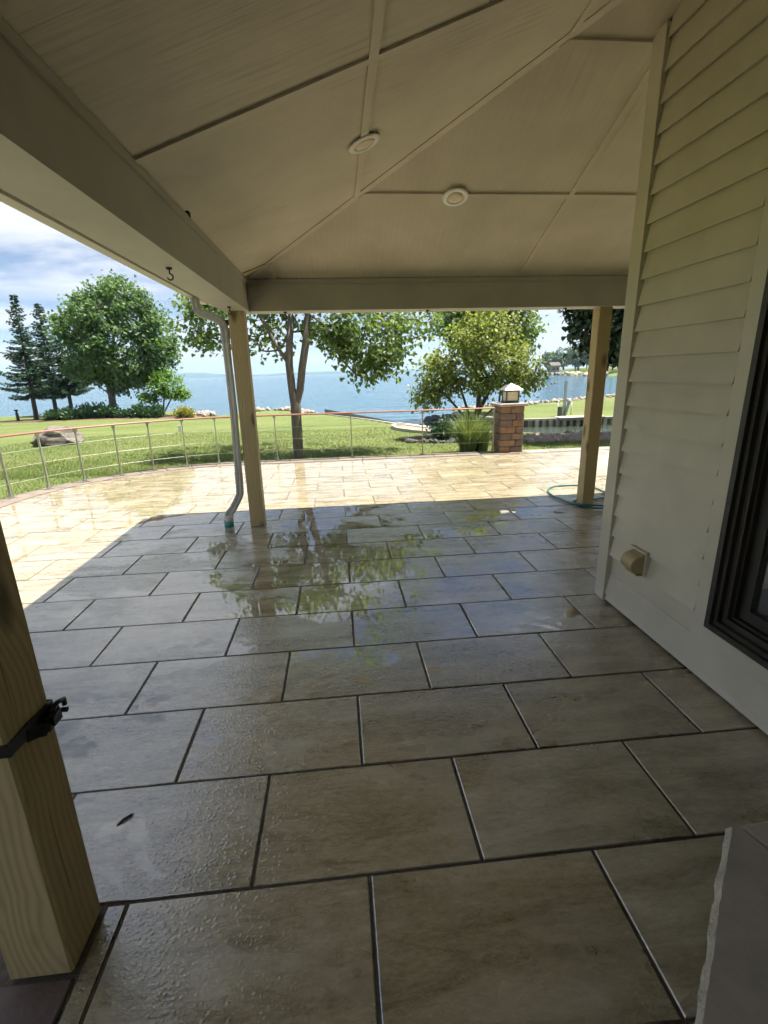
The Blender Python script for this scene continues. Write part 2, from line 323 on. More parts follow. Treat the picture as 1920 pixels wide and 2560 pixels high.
def lawn_mat():
    m, nt, b, _ = newmat('mown_grass'); g = nd(nt, 'ShaderNodeNewGeometry'); p = g.outputs['Position']
    n1 = noise(nt, vmap(nt, p, (0.55, 1.1, 1)), 0.55, 5, 0.6); n2 = noise(nt, vmap(nt, p, (1, 2.2, 1)), 3.0, 6, 0.7); n3 = noise(nt, vmap(nt, p, (1, 1.6, 1)), 28, 4, 0.7)
    f = math_(nt, 'ADD', math_(nt, 'MULTIPLY', n1, 0.55), math_(nt, 'ADD', math_(nt, 'MULTIPLY', n2, 0.33), math_(nt, 'MULTIPLY', n3, 0.22)))
    c = ramp(nt, f, [(0.34, (0.075, 0.112, 0.032)), (0.50, (0.120, 0.160, 0.050)), (0.64, (0.165, 0.192, 0.068)), (0.80, (0.23, 0.23, 0.105))])
    setin(nt, b, Base_Color=c, Roughness=0.8, Specular_IOR_Level=0.15)
    bump(nt, b, math_(nt, 'ADD', n3, math_(nt, 'MULTIPLY', n2, 0.8)), 0.7, 0.05); return m
M_lawn = lawn_mat()

def water_mat():
    m, nt, b, _ = newmat('lake_water'); g = nd(nt, 'ShaderNodeNewGeometry'); p = g.outputs['Position']
    n1 = noise(nt, vmap(nt, p, (0.55, 1.0, 1), rot=(0, 0, 0.3)), 1.15, 4, 0.6, 0.5); n2 = noise(nt, vmap(nt, p, (0.5, 1, 1), rot=(0, 0, -0.2)), 0.28, 4, 0.6, 0.4)
    n3 = noise(nt, p, 6.0, 3, 0.6)
    h = math_(nt, 'ADD', math_(nt, 'MULTIPLY', n1, 0.35), math_(nt, 'ADD', math_(nt, 'MULTIPLY', n2, 0.9), math_(nt, 'MULTIPLY', n3, 0.04)))
    big = noise(nt, vmap(nt, p, (0.4, 1, 1)), 0.02, 4, 0.6)
    c = mixc(nt, big, (0.030, 0.090, 0.145), (0.042, 0.115, 0.172))
    setin(nt, b, Base_Color=c, Roughness=0.10, IOR=1.33, Specular_IOR_Level=0.5)
    bump(nt, b, h, 1.0, 1.1); return m
M_water = water_mat()

def paver_mat():
    """streaked sand-grey concrete paver, wet: smooth puddle film / beaded damp / drier, laid out in world space and per paver"""
    m, nt, b, _ = newmat('wet_paver'); g = nd(nt, 'ShaderNodeNewGeometry'); P = g.outputs['Position']; oi = nd(nt, 'ShaderNodeObjectInfo'); rd = oi.outputs['Random']
    offn = nd(nt, 'ShaderNodeVectorMath', {0: P}, operation='ADD')
    nt.links.new(nd(nt, 'ShaderNodeCombineXYZ', {0: math_(nt, 'MULTIPLY', rd, 53.0), 1: math_(nt, 'MULTIPLY', rd, 91.0), 2: 0.0}).outputs[0], offn.inputs[1]); Q = offn.outputs[0]
    s1 = noise(nt, vmap(nt, Q, (1.1, 5.0, 1)), 1.6, 6, 0.66, 0.5); s2 = noise(nt, vmap(nt, Q, (5.0, 13, 1)), 4.0, 6, 0.85, 0.2)
    f = math_(nt, 'ADD', math_(nt, 'MULTIPLY', s1, 0.56), math_(nt, 'MULTIPLY', s2, 0.46))
    c = ramp(nt, f, [(0.37, (0.150, 0.122, 0.070)), (0.46, (0.300, 0.258, 0.170)), (0.54, (0.420, 0.370, 0.258)), (0.65, (0.555, 0.505, 0.385))])
    cl = noise(nt, vmap(nt, Q, (1.0, 1.7, 1)), 4.2, 5, 0.7, 0.6)
    c = mixc(nt, 1.0, c, ramp(nt, cl, [(0.32, 0.72), (0.48, 1.0), (0.7, 1.10)]), 'MULTIPLY')
    c = mixc(nt, 1.0, c, ramp(nt, rd, [(0, 0.92), (1, 1.08)]), 'MULTIPLY')
    # water
    w1 = noise(nt, vmap(nt, Q, (0.8, 1.0, 1)), 1.7, 4, 0.62, 0.5)
    w2 = noise(nt, P, 0.55, 1, 0.5)
    sp = nd(nt, 'ShaderNodeSeparateXYZ', {0: P})
    drain = math_(nt, 'MULTIPLY', math_(nt, 'SUBTRACT', sp.outputs[1], 1.2), 0.12)       # ground falls towards the lawn: wetter there
    drain = math_(nt, 'MINIMUM', math_(nt, 'MAXIMUM', drain, -0.16), 0.06)
    side = math_(nt, 'MULTIPLY', math_(nt, 'MAXIMUM', math_(nt, 'SUBTRACT', sp.outputs[0], -0.2), 0.0), -0.05)
    wet = math_(nt, 'ADD', math_(nt, 'ADD', math_(nt, 'MULTIPLY', w1, 0.85), math_(nt, 'MULTIPLY', w2, 0.35)), math_(nt, 'ADD', drain, side))
    pud = ramp(nt, wet, [(0.60, 0.0), (0.625, 1.0)])
    damp = ramp(nt, wet, [(0.34, 0.0), (0.47, 1.0)])
    bead = nd(nt, 'ShaderNodeTexVoronoi', {'Vector': P, 'Scale': 58.0, 'Randomness': 1.0}, feature='F1')
    beadh = ramp(nt, bead.outputs['Distance'], [(0.12, 1.0), (0.42, 0.0)])
    mid = noise(nt, vmap(nt, P, (1, 1.5, 1)), 42, 3, 0.7)
    swell = noise(nt, P, 4.5, 1, 0.5)
    dry_h = math_(nt, 'ADD', math_(nt, 'MULTIPLY', mid, 0.8), math_(nt, 'MULTIPLY', math_(nt, 'MULTIPLY', beadh, damp), 0.30))
    h = math_(nt, 'ADD', math_(nt, 'MULTIPLY', dry_h, math_(nt, 'SUBTRACT', 1.0, math_(nt, 'MULTIPLY', pud, 0.985))), math_(nt, 'MULTIPLY', pud, 0.55))
    h = math_(nt, 'ADD', h, math_(nt, 'MULTIPLY', swell, 0.35))
    wc = mixc(nt, math_(nt, 'MULTIPLY', damp, 0.45), c, mixc(nt, 1.0, c, (0.62, 0.59, 0.54), 'MULTIPLY'))
    rough = math_(nt, 'SUBTRACT', 0.44, math_(nt, 'ADD', math_(nt, 'MULTIPLY', damp, 0.24), math_(nt, 'MULTIPLY', pud, 0.18)))
    setin(nt, b, Base_Color=wc, Roughness=rough, IOR=2.75, Specular_IOR_Level=0.5)
    bump(nt, b, h, 0.9, 0.0024); return m
M_paver = paver_mat()

# ------------------------------------------------------------------ large setting: land, water, hills
ZW = -1.3
SHORE = [(-300, 42), (-60, 38.5), (-26, 37.2), (-12, 37), (-9.2, 33.4), (-7.4, 31.2), (-6.4, 31.4), (-5.7, 34.4), (-3.5, 33.7), (-2.3, 31.6), (-1.15, 27.7), (0.15, 24.1), (1.18, 21.3), (2.36, 17.7), (3.35, 15.0), (4.6, 14.0), (5.5, 13.1), (6.6, 12.2), (12, 11.9), (60, 11.5), (300, 11)]
def lawn_z(y): return -0.13-0.0285*(np.clip(y, 8.2, 32)-8.2)
def seg_dist(px, py, line):
    best = np.full(px.shape, 1e9); side = np.zeros(px.shape)
    for (ax, ay), (bx, by) in zip(line[:-1], line[1:]):
        dx, dy = bx-ax, by-ay; t = np.clip(((px-ax)*dx+(py-ay)*dy)/(dx*dx+dy*dy), 0, 1)
        ex, ey = px-(ax+t*dx), py-(ay+t*dy); d = np.hypot(ex, ey); cr = dx*(py-ay)-dy*(px-ax)
        m = d < best; best = np.where(m, d, best); side = np.where(m, np.sign(cr), side)
    ins = np.zeros(px.shape, bool); poly = list(line)+[(line[-1][0], 1e4), (line[0][0], 1e4)]
    for (ax, ay), (bx, by) in zip(poly, poly[1:]+poly[:1]):
        if ay == by: continue
        c = ((ay > py) != (by > py)) & (px < (bx-ax)*(py-ay)/(by-ay)+ax); ins ^= c
    return np.where(ins, best, -best)            # >0 = lake side
def ground_z(x, y):
    x = np.asarray(x, float); y = np.asarray(y, float); d = seg_dist(x, y, SHORE)
    z = lawn_z(y)+0.035*np.sin(x*0.5+y*0.3)*np.clip((y-9)/6, 0, 1)
    return np.where(d < 0, z, z-np.clip(d, 0, 2.2)*1.5)
def gz(x, y): return float(ground_z(np.array([x]), np.array([y]))[0])
xs = np.unique(np.concatenate([np.linspace(-300, -34, 24), np.linspace(-34, 16, 210), np.linspace(16, 300, 24)]))
ys = np.unique(np.concatenate([np.linspace(-60, 8.0, 10), np.linspace(8.0, 42, 190), np.linspace(42, 48, 4)]))
gx, gy = np.meshgrid(xs, ys); gzv = ground_z(gx, gy); nx, ny = len(xs), len(ys)
idx = np.arange(nx*ny).reshape(ny, nx); quads = np.stack([idx[:-1, :-1], idx[:-1, 1:], idx[1:, 1:], idx[1:, :-1]], -1).reshape(-1, 4)
lawn = np_mesh('lawn', np.stack([gx, gy, gzv], -1).reshape(-1, 3), quads.ravel(), np.full(len(quads), 4), M_lawn, smooth=True)
tag(lawn, 'mown green lawn sloping down to the lake', 'lawn', kind='structure')
wm = MB().add([(-9000, -300, ZW), (9000, -300, ZW), (9000, 9000, ZW), (-9000, 9000, ZW)], [(0, 1, 2, 3)])
obj('lake', wm, M_water, None, 'rippled blue lake reaching to the horizon', 'lake', kind='structure')
hm = MB()
def hill(mb, x0, x1, y, hgt, seed, n=160):
    r_ = np.random.default_rng(seed); ph = r_.uniform(0, 6.3, 6); fr = [1.1, 2.3, 4.7, 9.1, 17, 31]; am = [0.34, 0.24, 0.14, 0.09, 0.05, 0.03]
    tops = []
    for i in range(n+1):
        t = i/n; e = min(1, 6*t, 6*(1-t)); e = e*e*(3-2*e); hh = hgt*(0.80+0.6*sum(a*math.sin(f*t*6.28+p) for a, f, p in zip(am, fr, ph)))*e; tops.append(max(hh, 0.4))
    prof = [(-380, -1), (-200, 0.55), (0, 1.0), (260, 0.5), (420, -1)]
    rings = []
    for i in range(n+1):
        x = x0+(x1-x0)*i/n; rings.append([(x, y+dy, ZW-3 if k < 0 else ZW+tops[i]*k) for dy, k in prof])
    mb.loft(rings, False, True, False)
hill(hm, -4300, 1200, 3900, 30, 3); hill(hm, -4400, -500, 4250, 52, 9)
obj('hills', hm, M_hill, None, 'low wooded hills across the lake on the horizon', 'hills', kind='structure')

# far shore to the right, 150-270 m off
fs = MB(); far_line = [(150, 330), (116, 274), (98, 222), (90, 186), (86.5, 166), (86, 149), (90, 128), (120, 95)]
rings = []
for x, y in far_line:
    rings.append([(x-3, y-1, ZW-1), (x, y, ZW+0.4), (x+4, y+1, 0.15), (x+40, y+18, 1.6), (x+120, y+50, 4.0)])
fs.loft(rings, False, True, False)
obj('far_shore', fs, M_lawn, None, 'grassy far bank across the bay', 'bank', kind='structure')

# peninsula over the canal
PEN = [(9.56, 22.85), (8.19, 24.56), (7.47, 26.3), (7.0, 28.5), (7.6, 30.6), (9.4, 32.6), (13.5, 33.4), (20.0, 37.2), (40, 49), (90, 70), (90, 22.2), (14.5, 22.6), (12.0, 22.8)]
pm = MB(); pc = (14, 27)
pin = [(pc[0]+(x-pc[0])*0.985, pc[1]+(y-pc[1])*0.985) for x, y in PEN]
pm.loft([[(x, y, ZW-1) for x, y in reversed(PEN)], [(x, y, -0.99) for x, y in reversed(PEN)], [(x, y, -0.93) for x, y in reversed(pin)]], True, False)
obj('peninsula', pm, M_lawn, None, 'green grassy point beyond the canal', 'lawn', kind='structure')

mC, ntC, bC, _ = newmat('canal_water'); gC = nd(ntC, 'ShaderNodeNewGeometry')
hC = noise(ntC, vmap(ntC, gC.outputs['Position'], (0.6, 1.3, 1)), 2.2, 4, 0.6, 0.6); setin(ntC, bC, Base_Color=(0.045, 0.060, 0.045), Roughness=0.05, IOR=1.33); bump(ntC, bC, hC, 0.8, 0.10)
cn = MB().add([(x, y, ZW+0.006) for x, y in [(5.2, 11.5), (60, 10.5), (60, 24), (12, 23.2), (9.6, 23.3), (8.2, 24.9), (7.6, 24.2), (6.2, 19)]], [tuple(range(8))])
obj('canal', cn, mC, None, 'murky grey-green canal water below the timber wall', 'canal', kind='structure')

# ------------------------------------------------------------------ patio
W, H, J = 0.762, 0.4572, 0.0115
AC = (-1.9, 5.2); RI, RO = 2.60, 2.93
def arc(r, n, a0=90, a1=180): return [(AC[0]+r*math.cos(R(a0+(a1-a0)*i/n)), AC[1]+r*math.sin(R(a0+(a1-a0)*i/n))) for i in range(n+1)]
pat = MB(); base = [(7.5, -6.2), (7.5, AC[1]+RI+0.01)]+arc(RI+0.01, 30)+[(AC[0]-RI-0.01, -6.2)]
pat.prism(base, -0.14, -0.006)
patio = obj('patio', pat, M_sand, None, 'wet patio floor of large streaked beige pavers', 'patio', kind='structure')
pv = bpy.data.meshes.new('paver'); mb = MB(); mb.prism([(-W/2+J/2, -H/2+J/2), (W/2-J/2, -H/2+J/2), (W/2-J/2, H/2-J/2), (-W/2+J/2, H/2-J/2)], -0.05, 0.0, 0.003)
pv.from_pydata(mb.v, [], mb.f); pv.materials.append(M_paver); pv.update()
arc_pts = arc(RI, 40)
def in_view(x, y):
    d = Vector((x, y, 0))-CAM; z = d.dot(fw)
    if z < 0.15: return False
    u, v = d.dot(r2)/z*1198/960, d.dot(u2)/z*1198/1280
    return abs(u) < 1.25 and abs(v) < 1.2
pend = []
for n in range(-5, 19):
    off = 0.5 if n % 2 else 0.0
    for k in range(-8, 12):
        cx, cyy = (k+off+0.5)*W, (n-0.5)*H
        if cyy < -6 or cx > 7.3: continue
        poly = [(cx-W/2+J/2, cyy-H/2+J/2), (cx+W/2-J/2, cyy-H/2+J/2), (cx+W/2-J/2, cyy+H/2-J/2), (cx-W/2+J/2, cyy+H/2-J/2)]; full = poly
        poly = clip(poly, 0, 1, AC[1]+RI-0.004)
        if cyy < 0.0 and cx < -0.3: poly = clip(poly, -1, 0, 0.818)
        if cx < AC[0]+0.5 and poly:
            if cyy+H/2 > AC[1]-0.3:
                for a, b2 in zip(arc_pts[:-1], arc_pts[1:]):
                    mx_, my_ = (a[0]+b2[0])/2-AC[0], (a[1]+b2[1])/2-AC[1]; l = math.hypot(mx_, my_); mx_ /= l; my_ /= l
                    if poly: poly = clip(poly, mx_, my_, mx_*AC[0]+my_*AC[1]+RI-0.004)
            elif poly: poly = clip(poly, -1, 0, -(AC[0]-RI+0.004))
        if len(poly) < 3: continue
        area = abs(sum(p[0]*q[1]-q[0]*p[1] for p, q in zip(poly, poly[1:]+poly[:1])))/2
        if area < 0.004: continue
        pend.append((n, cx, cyy, poly, len(poly) == 4 and abs(area-(W-J)*(H-J)) < 1e-4))
rest = MB(); cnt = 0
pend.sort(key=lambda q: (not in_view(q[1], q[2]), math.hypot(q[1]-CAM.x, q[2]-CAM.y)))
for n, cx, cyy, poly, full in pend:
    dz = random.uniform(-0.0012, 0.0012); cnt += 1
    if cnt > 298: rest.prism(poly, -0.05, dz, 0.003); continue
    if full:
        o = bpy.data.objects.new('paver', pv); col.objects.link(o); o.parent = patio; o.location = Vector((cx, cyy, dz))-Vector(patio.location)
        o.rotation_euler = (random.uniform(-0.0012, 0.0012), random.uniform(-0.0008, 0.0008), 0)
    else:
        m2 = MB(); m2.prism(poly, -0.05, dz, 0.003); obj('paver', m2, M_paver, patio)
if rest.v: tag(obj('pavers_beyond', rest, M_paver, patio), kind='stuff')
# border stones
def ring_stone(a0, a1, mat, r0=RI+0.006, r1=RO, z1=0.012):
    q = [(AC[0]+r*math.cos(R(a)), AC[1]+r*math.sin(R(a))) for r, aa in ((r0, (a0, (a0+a1)/2, a1)), (r1, (a1, (a0+a1)/2, a0))) for a in aa]
    m2 = MB(); m2.prism(q[::-1] if a0 < a1 else q, -0.09, z1, 0.006); return obj('edging_stone', m2, mat, patio)
da = 0.46/RO*57.3
for i in range(10):
    a = 90+i*da
    if a+da > 181: break
    ring_stone(a+0.1, a+da-0.1, M_edge)
x = AC[0]; i = 0
while x < 7.4:
    m2 = MB(); m2.prism([(x+0.003, AC[1]+RI+0.006), (x+0.457, AC[1]+RI+0.006), (x+0.457, AC[1]+RO), (x+0.003, AC[1]+RO)], -0.09, 0.012+random.uniform(-.002, .002), 0.006)
    obj('edging_stone', m2, M_edge if x < 3.4 else M_edgeg, patio); x += 0.46
y = AC[1]-0.46
for i in range(4):
    m2 = MB(); m2.prism([(AC[0]-RO, y+0.003), (AC[0]-RI-0.006, y+0.003), (AC[0]-RI-0.006, y+0.457), (AC[0]-RO, y+0.457)], -0.09, 0.012, 0.006); obj('edging_stone', m2, M_edge, patio); y -= 0.46
for i in range(3):
    y1 = -0.192-i*0.46
    m2 = MB(); m2.prism([(-1.26, y1-0.455), (-0.830, y1-0.455), (-0.830, y1), (-1.26, y1)], -0.05, 0.004, 0.004); obj('edging_stone', m2, M_edged, patio)

# ------------------------------------------------------------------ porch roof
X0, Y0, Z0, SL = -0.84, 3.97, 2.475, 0.372
HIP = X0+Y0
ROOF = thing('porch_roof', (X0, Y0, 2.18), 'porch roof with hipped beige panelled ceiling, battens and deep grey beams', 'roof')
def slope_poly(poly, left, t0, t1, nm, mat, parent=ROOF):
    """poly in xy, prism from t0 below to t1 above the ceiling plane"""
    zf = (lambda x, y: Z0+SL*(x-X0)) if left else (lambda x, y: Z0+SL*(Y0-y))
    m2 = MB(); n = len(poly); v = [(x, y, zf(x, y)+t0) for x, y in poly]+[(x, y, zf(x, y)+t1) for x, y in poly]
    f = [tuple(reversed(range(n))), tuple(range(n, 2*n))]+[(i, (i+1) % n, n+(i+1) % n, n+i) for i in range(n)]
    m2.add(v, f); return obj(nm, m2, mat, parent)
XL = [X0-0.02, 0.20, 1.30, 2.6]; YL = [-5.2, -3.59, -1.15, 1.29, 3.73, Y0+0.02]
g_ = 0.002
for i in range(3):
    for j in range(5):
        p = [(XL[i]+g_, YL[j]+g_), (XL[i+1]-g_, YL[j]+g_), (XL[i+1]-g_, YL[j+1]-g_), (XL[i]+g_, YL[j+1]-g_)]
        p = clip(p, 1, 1, HIP-0.003); p = clip(p, 1, 0, 1.86) if p else p
        if len(p) > 2: slope_poly(p, True, 0.0, 0.012, 'ceiling_panel', M_ceil_l)
XF = [X0-0.02, -0.57, 1.86, 4.30, 6.8]; YF = [1.2, 1.85, 2.92, Y0+0.02]
for i in range(4):
    for j in range(3):
        p = [(XF[i]+g_, YF[j]+g_), (XF[i+1]-g_, YF[j]+g_), (XF[i+1]-g_, YF[j+1]-g_), (XF[i]+g_, YF[j+1]-g_)]
        p = clip(p, -1, -1, -HIP-0.003)
        if len(p) > 2: slope_poly(p, False, 0.0, 0.012, 'ceiling_panel', M_ceil_f)
bw, bt = 0.021, -0.012
def batten(poly, left): slope_poly(poly, left, bt, -0.0005, 'batten', M_batten)
for xb in (0.20, 1.30):
    for ya, yb in zip([-5.2, -1.15, 1.29], [-1.15, 1.29, 9]):
        p = clip([(xb-bw, ya+bw), (xb+bw, ya+bw), (xb+bw, yb-bw), (xb-bw, yb-bw)], 1, 1, HIP-0.02)
        if len(p) > 2: batten(p, True)
for yb in (-1.15, 1.29, 3.73):
    p = clip([(X0+0.012, yb-bw), (1.8, yb-bw), (1.8, yb+bw), (X0+0.012, yb+bw)], 1, 1, HIP-0.02)
    if len(p) > 2: batten(p, True)
for yb in (2.92, 1.87):
    p = clip([(X0, yb-bw), (6.5, yb-bw), (6.5, yb+bw), (X0, yb+bw)], -1, -1, -HIP-0.02)
    if len(p) > 2: batten(p, False)
for xb in (-0.57, 1.86, 4.30):
    for ya, yb in ((1.9, 2.92-bw), (2.92+bw, Y0-0.012)):
        p = clip([(xb-bw, ya), (xb+bw, ya), (xb+bw, yb), (xb-bw, yb)], -1, -1, -HIP-0.02)
        if len(p) > 2: batten(p, False)
hb = MB()        # hip batten
a = Vector((X0+0.02, Y0-0.02, Z0+SL*0.02)); b_ = Vector((1.79, HIP-1.79, Z0+SL*(1.79-X0)))
hb.tube([a, b_], 0, sect=[(-0.026, -0.012), (0.026, -0.012), (0.026, 0.006), (-0.026, 0.006)], smooth=False)
obj('hip_batten', hb, M_batten, ROOF)
def beam_part(nm, *bx): m2 = MB(); m2.box(*bx); return obj(nm, m2, M_beam, ROOF)
beam_part('side_beam', X0-0.24, X0, -5.2, Y0+0.24, 2.185, 2.47)
beam_part('front_beam', X0+0.002, 7.0, Y0, Y0+0.24, 2.187, 2.468)
beam_part('beam_trim', X0+0.001, X0+0.014, -5.2, Y0-0.016, 2.432, 2.472)
beam_part('beam_trim', X0+0.016, 7.0, Y0-0.014, Y0-0.001, 2.430, 2.472)
# eave soffit, fascia, gutter
m2 = MB(); m2.box(X0-0.55, X0-0.242, -5.2, Y0+0.55, 2.335, 2.35); obj('soffit', m2, M_trim, ROOF)
m2 = MB(); m2.box(X0-0.238, 7.0, Y0+0.242, Y0+0.55, 2.337, 2.352); obj('soffit', m2, M_trim, ROOF)
gs = [(0, 0), (0.065, 0), (0.085, 0.03), (0.09, 0.07), (0.115, 0.095), (0.115, 0.125), (0.10, 0.125), (0.0, 0.125)]
def gutter(p0, p1, dirx, diry):
    m2 = MB(); rings = [[(p[0]+dirx*a, p[1]+diry*a, p[2]+b) for a, b in gs] for p in (p0, p1)]; m2.loft(rings, True, False); return obj('gutter', m2, M_gut, ROOF)
gutter((X0-0.502, -5.2, 2.318), (X0-0.502, Y0+0.49, 2.318), -1, 0)
gutter((X0-0.50, Y0+0.502, 2.318), (7.0, Y0+0.502, 2.318), 0, 1)
# roof covering
rz = lambda d: 2.47+SL*d
rm = MB(); EX0, EX1, EY0, EY1 = X0-0.55, 9.2, -6.2, Y0+0.55; d_ = (EY1-EY0)/2; ap = (EX0+d_, (EY0+EY1)/2, rz(d_)); aq = (EX1-d_+0.6, ap[1], ap[2])
cor = [(EX0, EY0, 2.46), (EX1, EY0, 2.46), (EX1, EY1, 2.46), (EX0, EY1, 2.46)]
rm.add(cor+[ap, (ap[0]+0.05, ap[1], ap[2])], [(3, 0, 4), (0, 1, 5, 4), (1, 2, 5), (2, 3, 4, 5)]); obj('roof_covering', rm, M_shing, ROOF)

# ------------------------------------------------------------------ house
XW = 1.80
HOUSE = thing('house', (XW, 1.8, 0), 'house wall in pale beige lap siding with white corner board and dark window', 'house')
hw = MB()
WY0, WY1, WZ0, WZ1 = -0.95, 0.835, 0.30, 2.30
hw.box(XW+0.004, XW+0.15, WY1, 1.83, -0.1, 3.30); hw.box(XW+0.004, XW+0.15, WY0, WY1, -0.1, WZ0); hw.box(XW+0.004, XW+0.15, WY0, WY1, WZ1, 3.40); hw.box(XW+0.004, XW+0.15, -6, WY0, -0.1, 3.40)
hw.box(XW+0.15, 9.0, 1.70, 1.83, -0.1, 3.28); hw.box(8.9, 9.0, -6, 1.70, -0.1, 2.5); hw.box(-1.08, XW, -2.3, -2.1, -0.1, 3.6)  # last box: unseen wall behind the camera, added to darken the near porch
obj('wall', hw, M_side, HOUSE)
fl = MB(); fl.box(XW+0.16, 8.9, -5.2, 1.69, -0.1, 0.02); obj('interior_floor', fl, M_int, HOUSE)
E_, Z_0 = 0.1435, 0.053
def lap(y0, y1, z0, z1, full=True):
    m2 = MB(); to, bo = XW+0.001, XW-0.024
    m2.add([(bo, y0, z0), (bo+0.009, y0, z0), (to+0.006, y0, z1), (to, y0, z1), (bo, y1, z0), (bo+0.009, y1, z0), (to+0.006, y1, z1), (to, y1, z1)],
           [(0, 1, 2, 3), (7, 6, 5, 4), (0, 4, 5, 1), (1, 5, 6, 2), (2, 6, 7, 3), (3, 7, 4, 0)])
    obj('siding_board', m2, M_side, HOUSE)
for k in range(-1, 24):
    z0 = Z_0+k*E_; z1 = z0+E_+0.004
    if k < 0: z0 = 0.012
    ye = 1.734
    if z1 > 3.30: ye = min(ye, Y0-(z1-Z0)/SL+0.25)
    if z0 > 0.21 and z0 < WZ1+0.08: lap(0.924, ye, z0, z1); lap(-3.2, WY0-0.092, z0, z1)
    elif z1 < 0.26 or z0 >= WZ1+0.08: lap(-3.2, ye, z0, z1)
cb = MB(); cb.add([], []); zc = Z0+SL*(Y0-1.85)
cb.box(XW-0.034, XW+0.003, 1.736, 1.85, 0.0, zc+0.02); obj('corner_board', cb, M_trim, HOUSE)
cb = MB(); cb.box(XW+0.004, XW+0.11, 1.831, 1.849, 0.0, zc-0.01); obj('corner_board', cb, M_trim, HOUSE)
# window casing + window
for bx in ((WY1+0.001, 0.922, 0.21, WZ1+0.08), (WY0-0.09, WY0-0.001, 0.21, WZ1+0.08), (WY0-0.0005, WY1+0.0005, 0.21, WZ0-0.001), (WY0-0.0005, WY1+0.0005, WZ1+0.001, WZ1+0.08)):
    m2 = MB(); m2.box(XW-0.019, XW+0.003, *bx); obj('window_casing', m2, M_trim, HOUSE)
win = thing('window', (XW, 0, WZ0), None, None); win.parent = HOUSE; win.location = Vector((XW, 0, WZ0))-Vector(HOUSE.location)
def frame(d0, d1, inset, wdt, nm='window_frame', mat=M_bronze, z0=None, z1=None, sub=True):
    y0, y1 = WY0+inset, WY1-inset; a0, a1 = (z0 if z0 is not None else WZ0+inset), (z1 if z1 is not None else WZ1-inset); m2 = MB()
    x0, x1 = XW+d0, XW+d1
    m2.box(x0, x1, y1-wdt, y1, a0, a1); m2.box(x0, x1, y0, y0+wdt, a0, a1); m2.box(x0, x1, y0+wdt, y1-wdt, a0, a0+wdt); m2.box(x0, x1, y0+wdt, y1-wdt, a1-wdt, a1)
    return obj(nm, m2, mat, win)
frame(-0.030, 0.12, 0.0, 0.030); frame(-0.010, 0.115, 0.0305, 0.022); frame(0.012, 0.11, 0.053, 0.030); frame(0.035, 0.105, 0.0835, 0.012)
frame(0.060, 0.10, 0.096, 0.055, 'sash', M_bronze, WZ0+0.096, 1.215); frame(0.045, 0.085, 0.096, 0.045, 'sash', M_bronze, 1.19, WZ1-0.096)
mg, ntg, bg_, _ = newmat('window_glass'); setin(ntg, bg_, Base_Color=(0.9, 0.95, 0.93), Roughness=0.02, IOR=1.45, Transmission_Weight=1.0)
for z0, z1, xg in ((WZ0+0.15, 1.16, 0.078), (1.235, WZ1-0.14, 0.064)):
    m2 = MB(); m2.box(XW+xg, XW+xg+0.006, WY0+0.152, WY1-0.152, z0, z1); obj('pane', m2, mg, win)
m2 = MB()
pts = [(XW+0.20+0.012*math.sin(i*1.3), WY0+0.05+i*(WY1-WY0-0.1)/60) for i in range(61)]
m2.loft([[(x, y, z) for x, y in pts] for z in (1.22, WZ1)], False, True, False); obj('window_shade', m2, M_cloth, win)
# dryer vent
vt = thing('dryer_vent', (XW-0.02, 1.40, 0.33), 'small yellowed plastic hooded vent low on the beige siding', 'vent')
m2 = MB(); m2.box(XW-0.034, XW+0.002, 1.33, 1.475, 0.355, 0.500); obj('mounting_block', m2, M_side, vt)
m2 = MB(); m2.box(XW-0.050, XW-0.006, 1.325, 1.48, 0.5005, 0.508); obj('drip_edge', m2, M_side, vt)
m2 = MB(); yc, zc_, rr = 1.405, 0.425, 0.058
sec_ = [(XW-0.0345, zc_+0.062)]+[(XW-0.0345-0.080*math.sin(t)**0.8, zc_+0.058*math.cos(t)-0.004) for t in np.linspace(0.25, 2.75, 12)]+[(XW-0.0345, zc_-0.056)]
m2.loft([[(x, y, z) for x, z in sec_] for y in (yc-rr, yc-rr+0.003, yc+rr-0.003, yc+rr)], True, False)
m2.loft([[(XW-0.0345+(x-XW+0.0345)*1.05, y, zc_+(z-zc_)*1.05) for x, z in sec_[1:-1]] for y in (yc-rr-0.003, yc-rr+0.004)], False, False, False)
obj('hood', m2, M_vent, vt)
m2 = MB(); m2.box(XW-0.075, XW-0.0345, 1.345, 1.465, 0.352, 0.362); obj('flap', m2, M_vent, vt)

# ------------------------------------------------------------------ porch posts
def chamfer_post(x0, x1, y0, y1, z0, z1, c=0.007):
    m2 = MB(); p = [(x0+c, y0), (x1-c, y0), (x1, y0+c), (x1, y1-c), (x1-c, y1), (x0+c, y1), (x0, y1-c), (x0, y0+c)]
    zs = np.linspace(z0, z1, 9); r_ = np.random.default_rng(int(abs(x0)*1000)); rings = []
    for z in zs:
        dx, dy = r_.uniform(-0.0015, 0.0015, 2); rings.append([(x+dx, y+dy, z) for x, y in p])
    return m2.loft(rings, True, False)
G3 = 'wooden posts carrying the porch beams'
P1 = obj('porch_post', chamfer_post(-1.035, -0.885, 3.91, 4.06, 0.004, 2.186), M_post, None, 'square wooden post at the porch corner beside the downspout', 'post', G3)
P2 = obj('porch_post', chamfer_post(-1.005, -0.835, -0.178, -0.008, 0.004, 2.186), M_post, None, 'big near wooden post with the black strap, cut off by the left edge', 'post', G3)
P3 = obj('porch_post', chamfer_post(2.79, 2.935, 4.04, 4.185, 0.004, 2.188), M_post, None, 'square wooden post on the right with the green hose round its foot', 'post', G3)
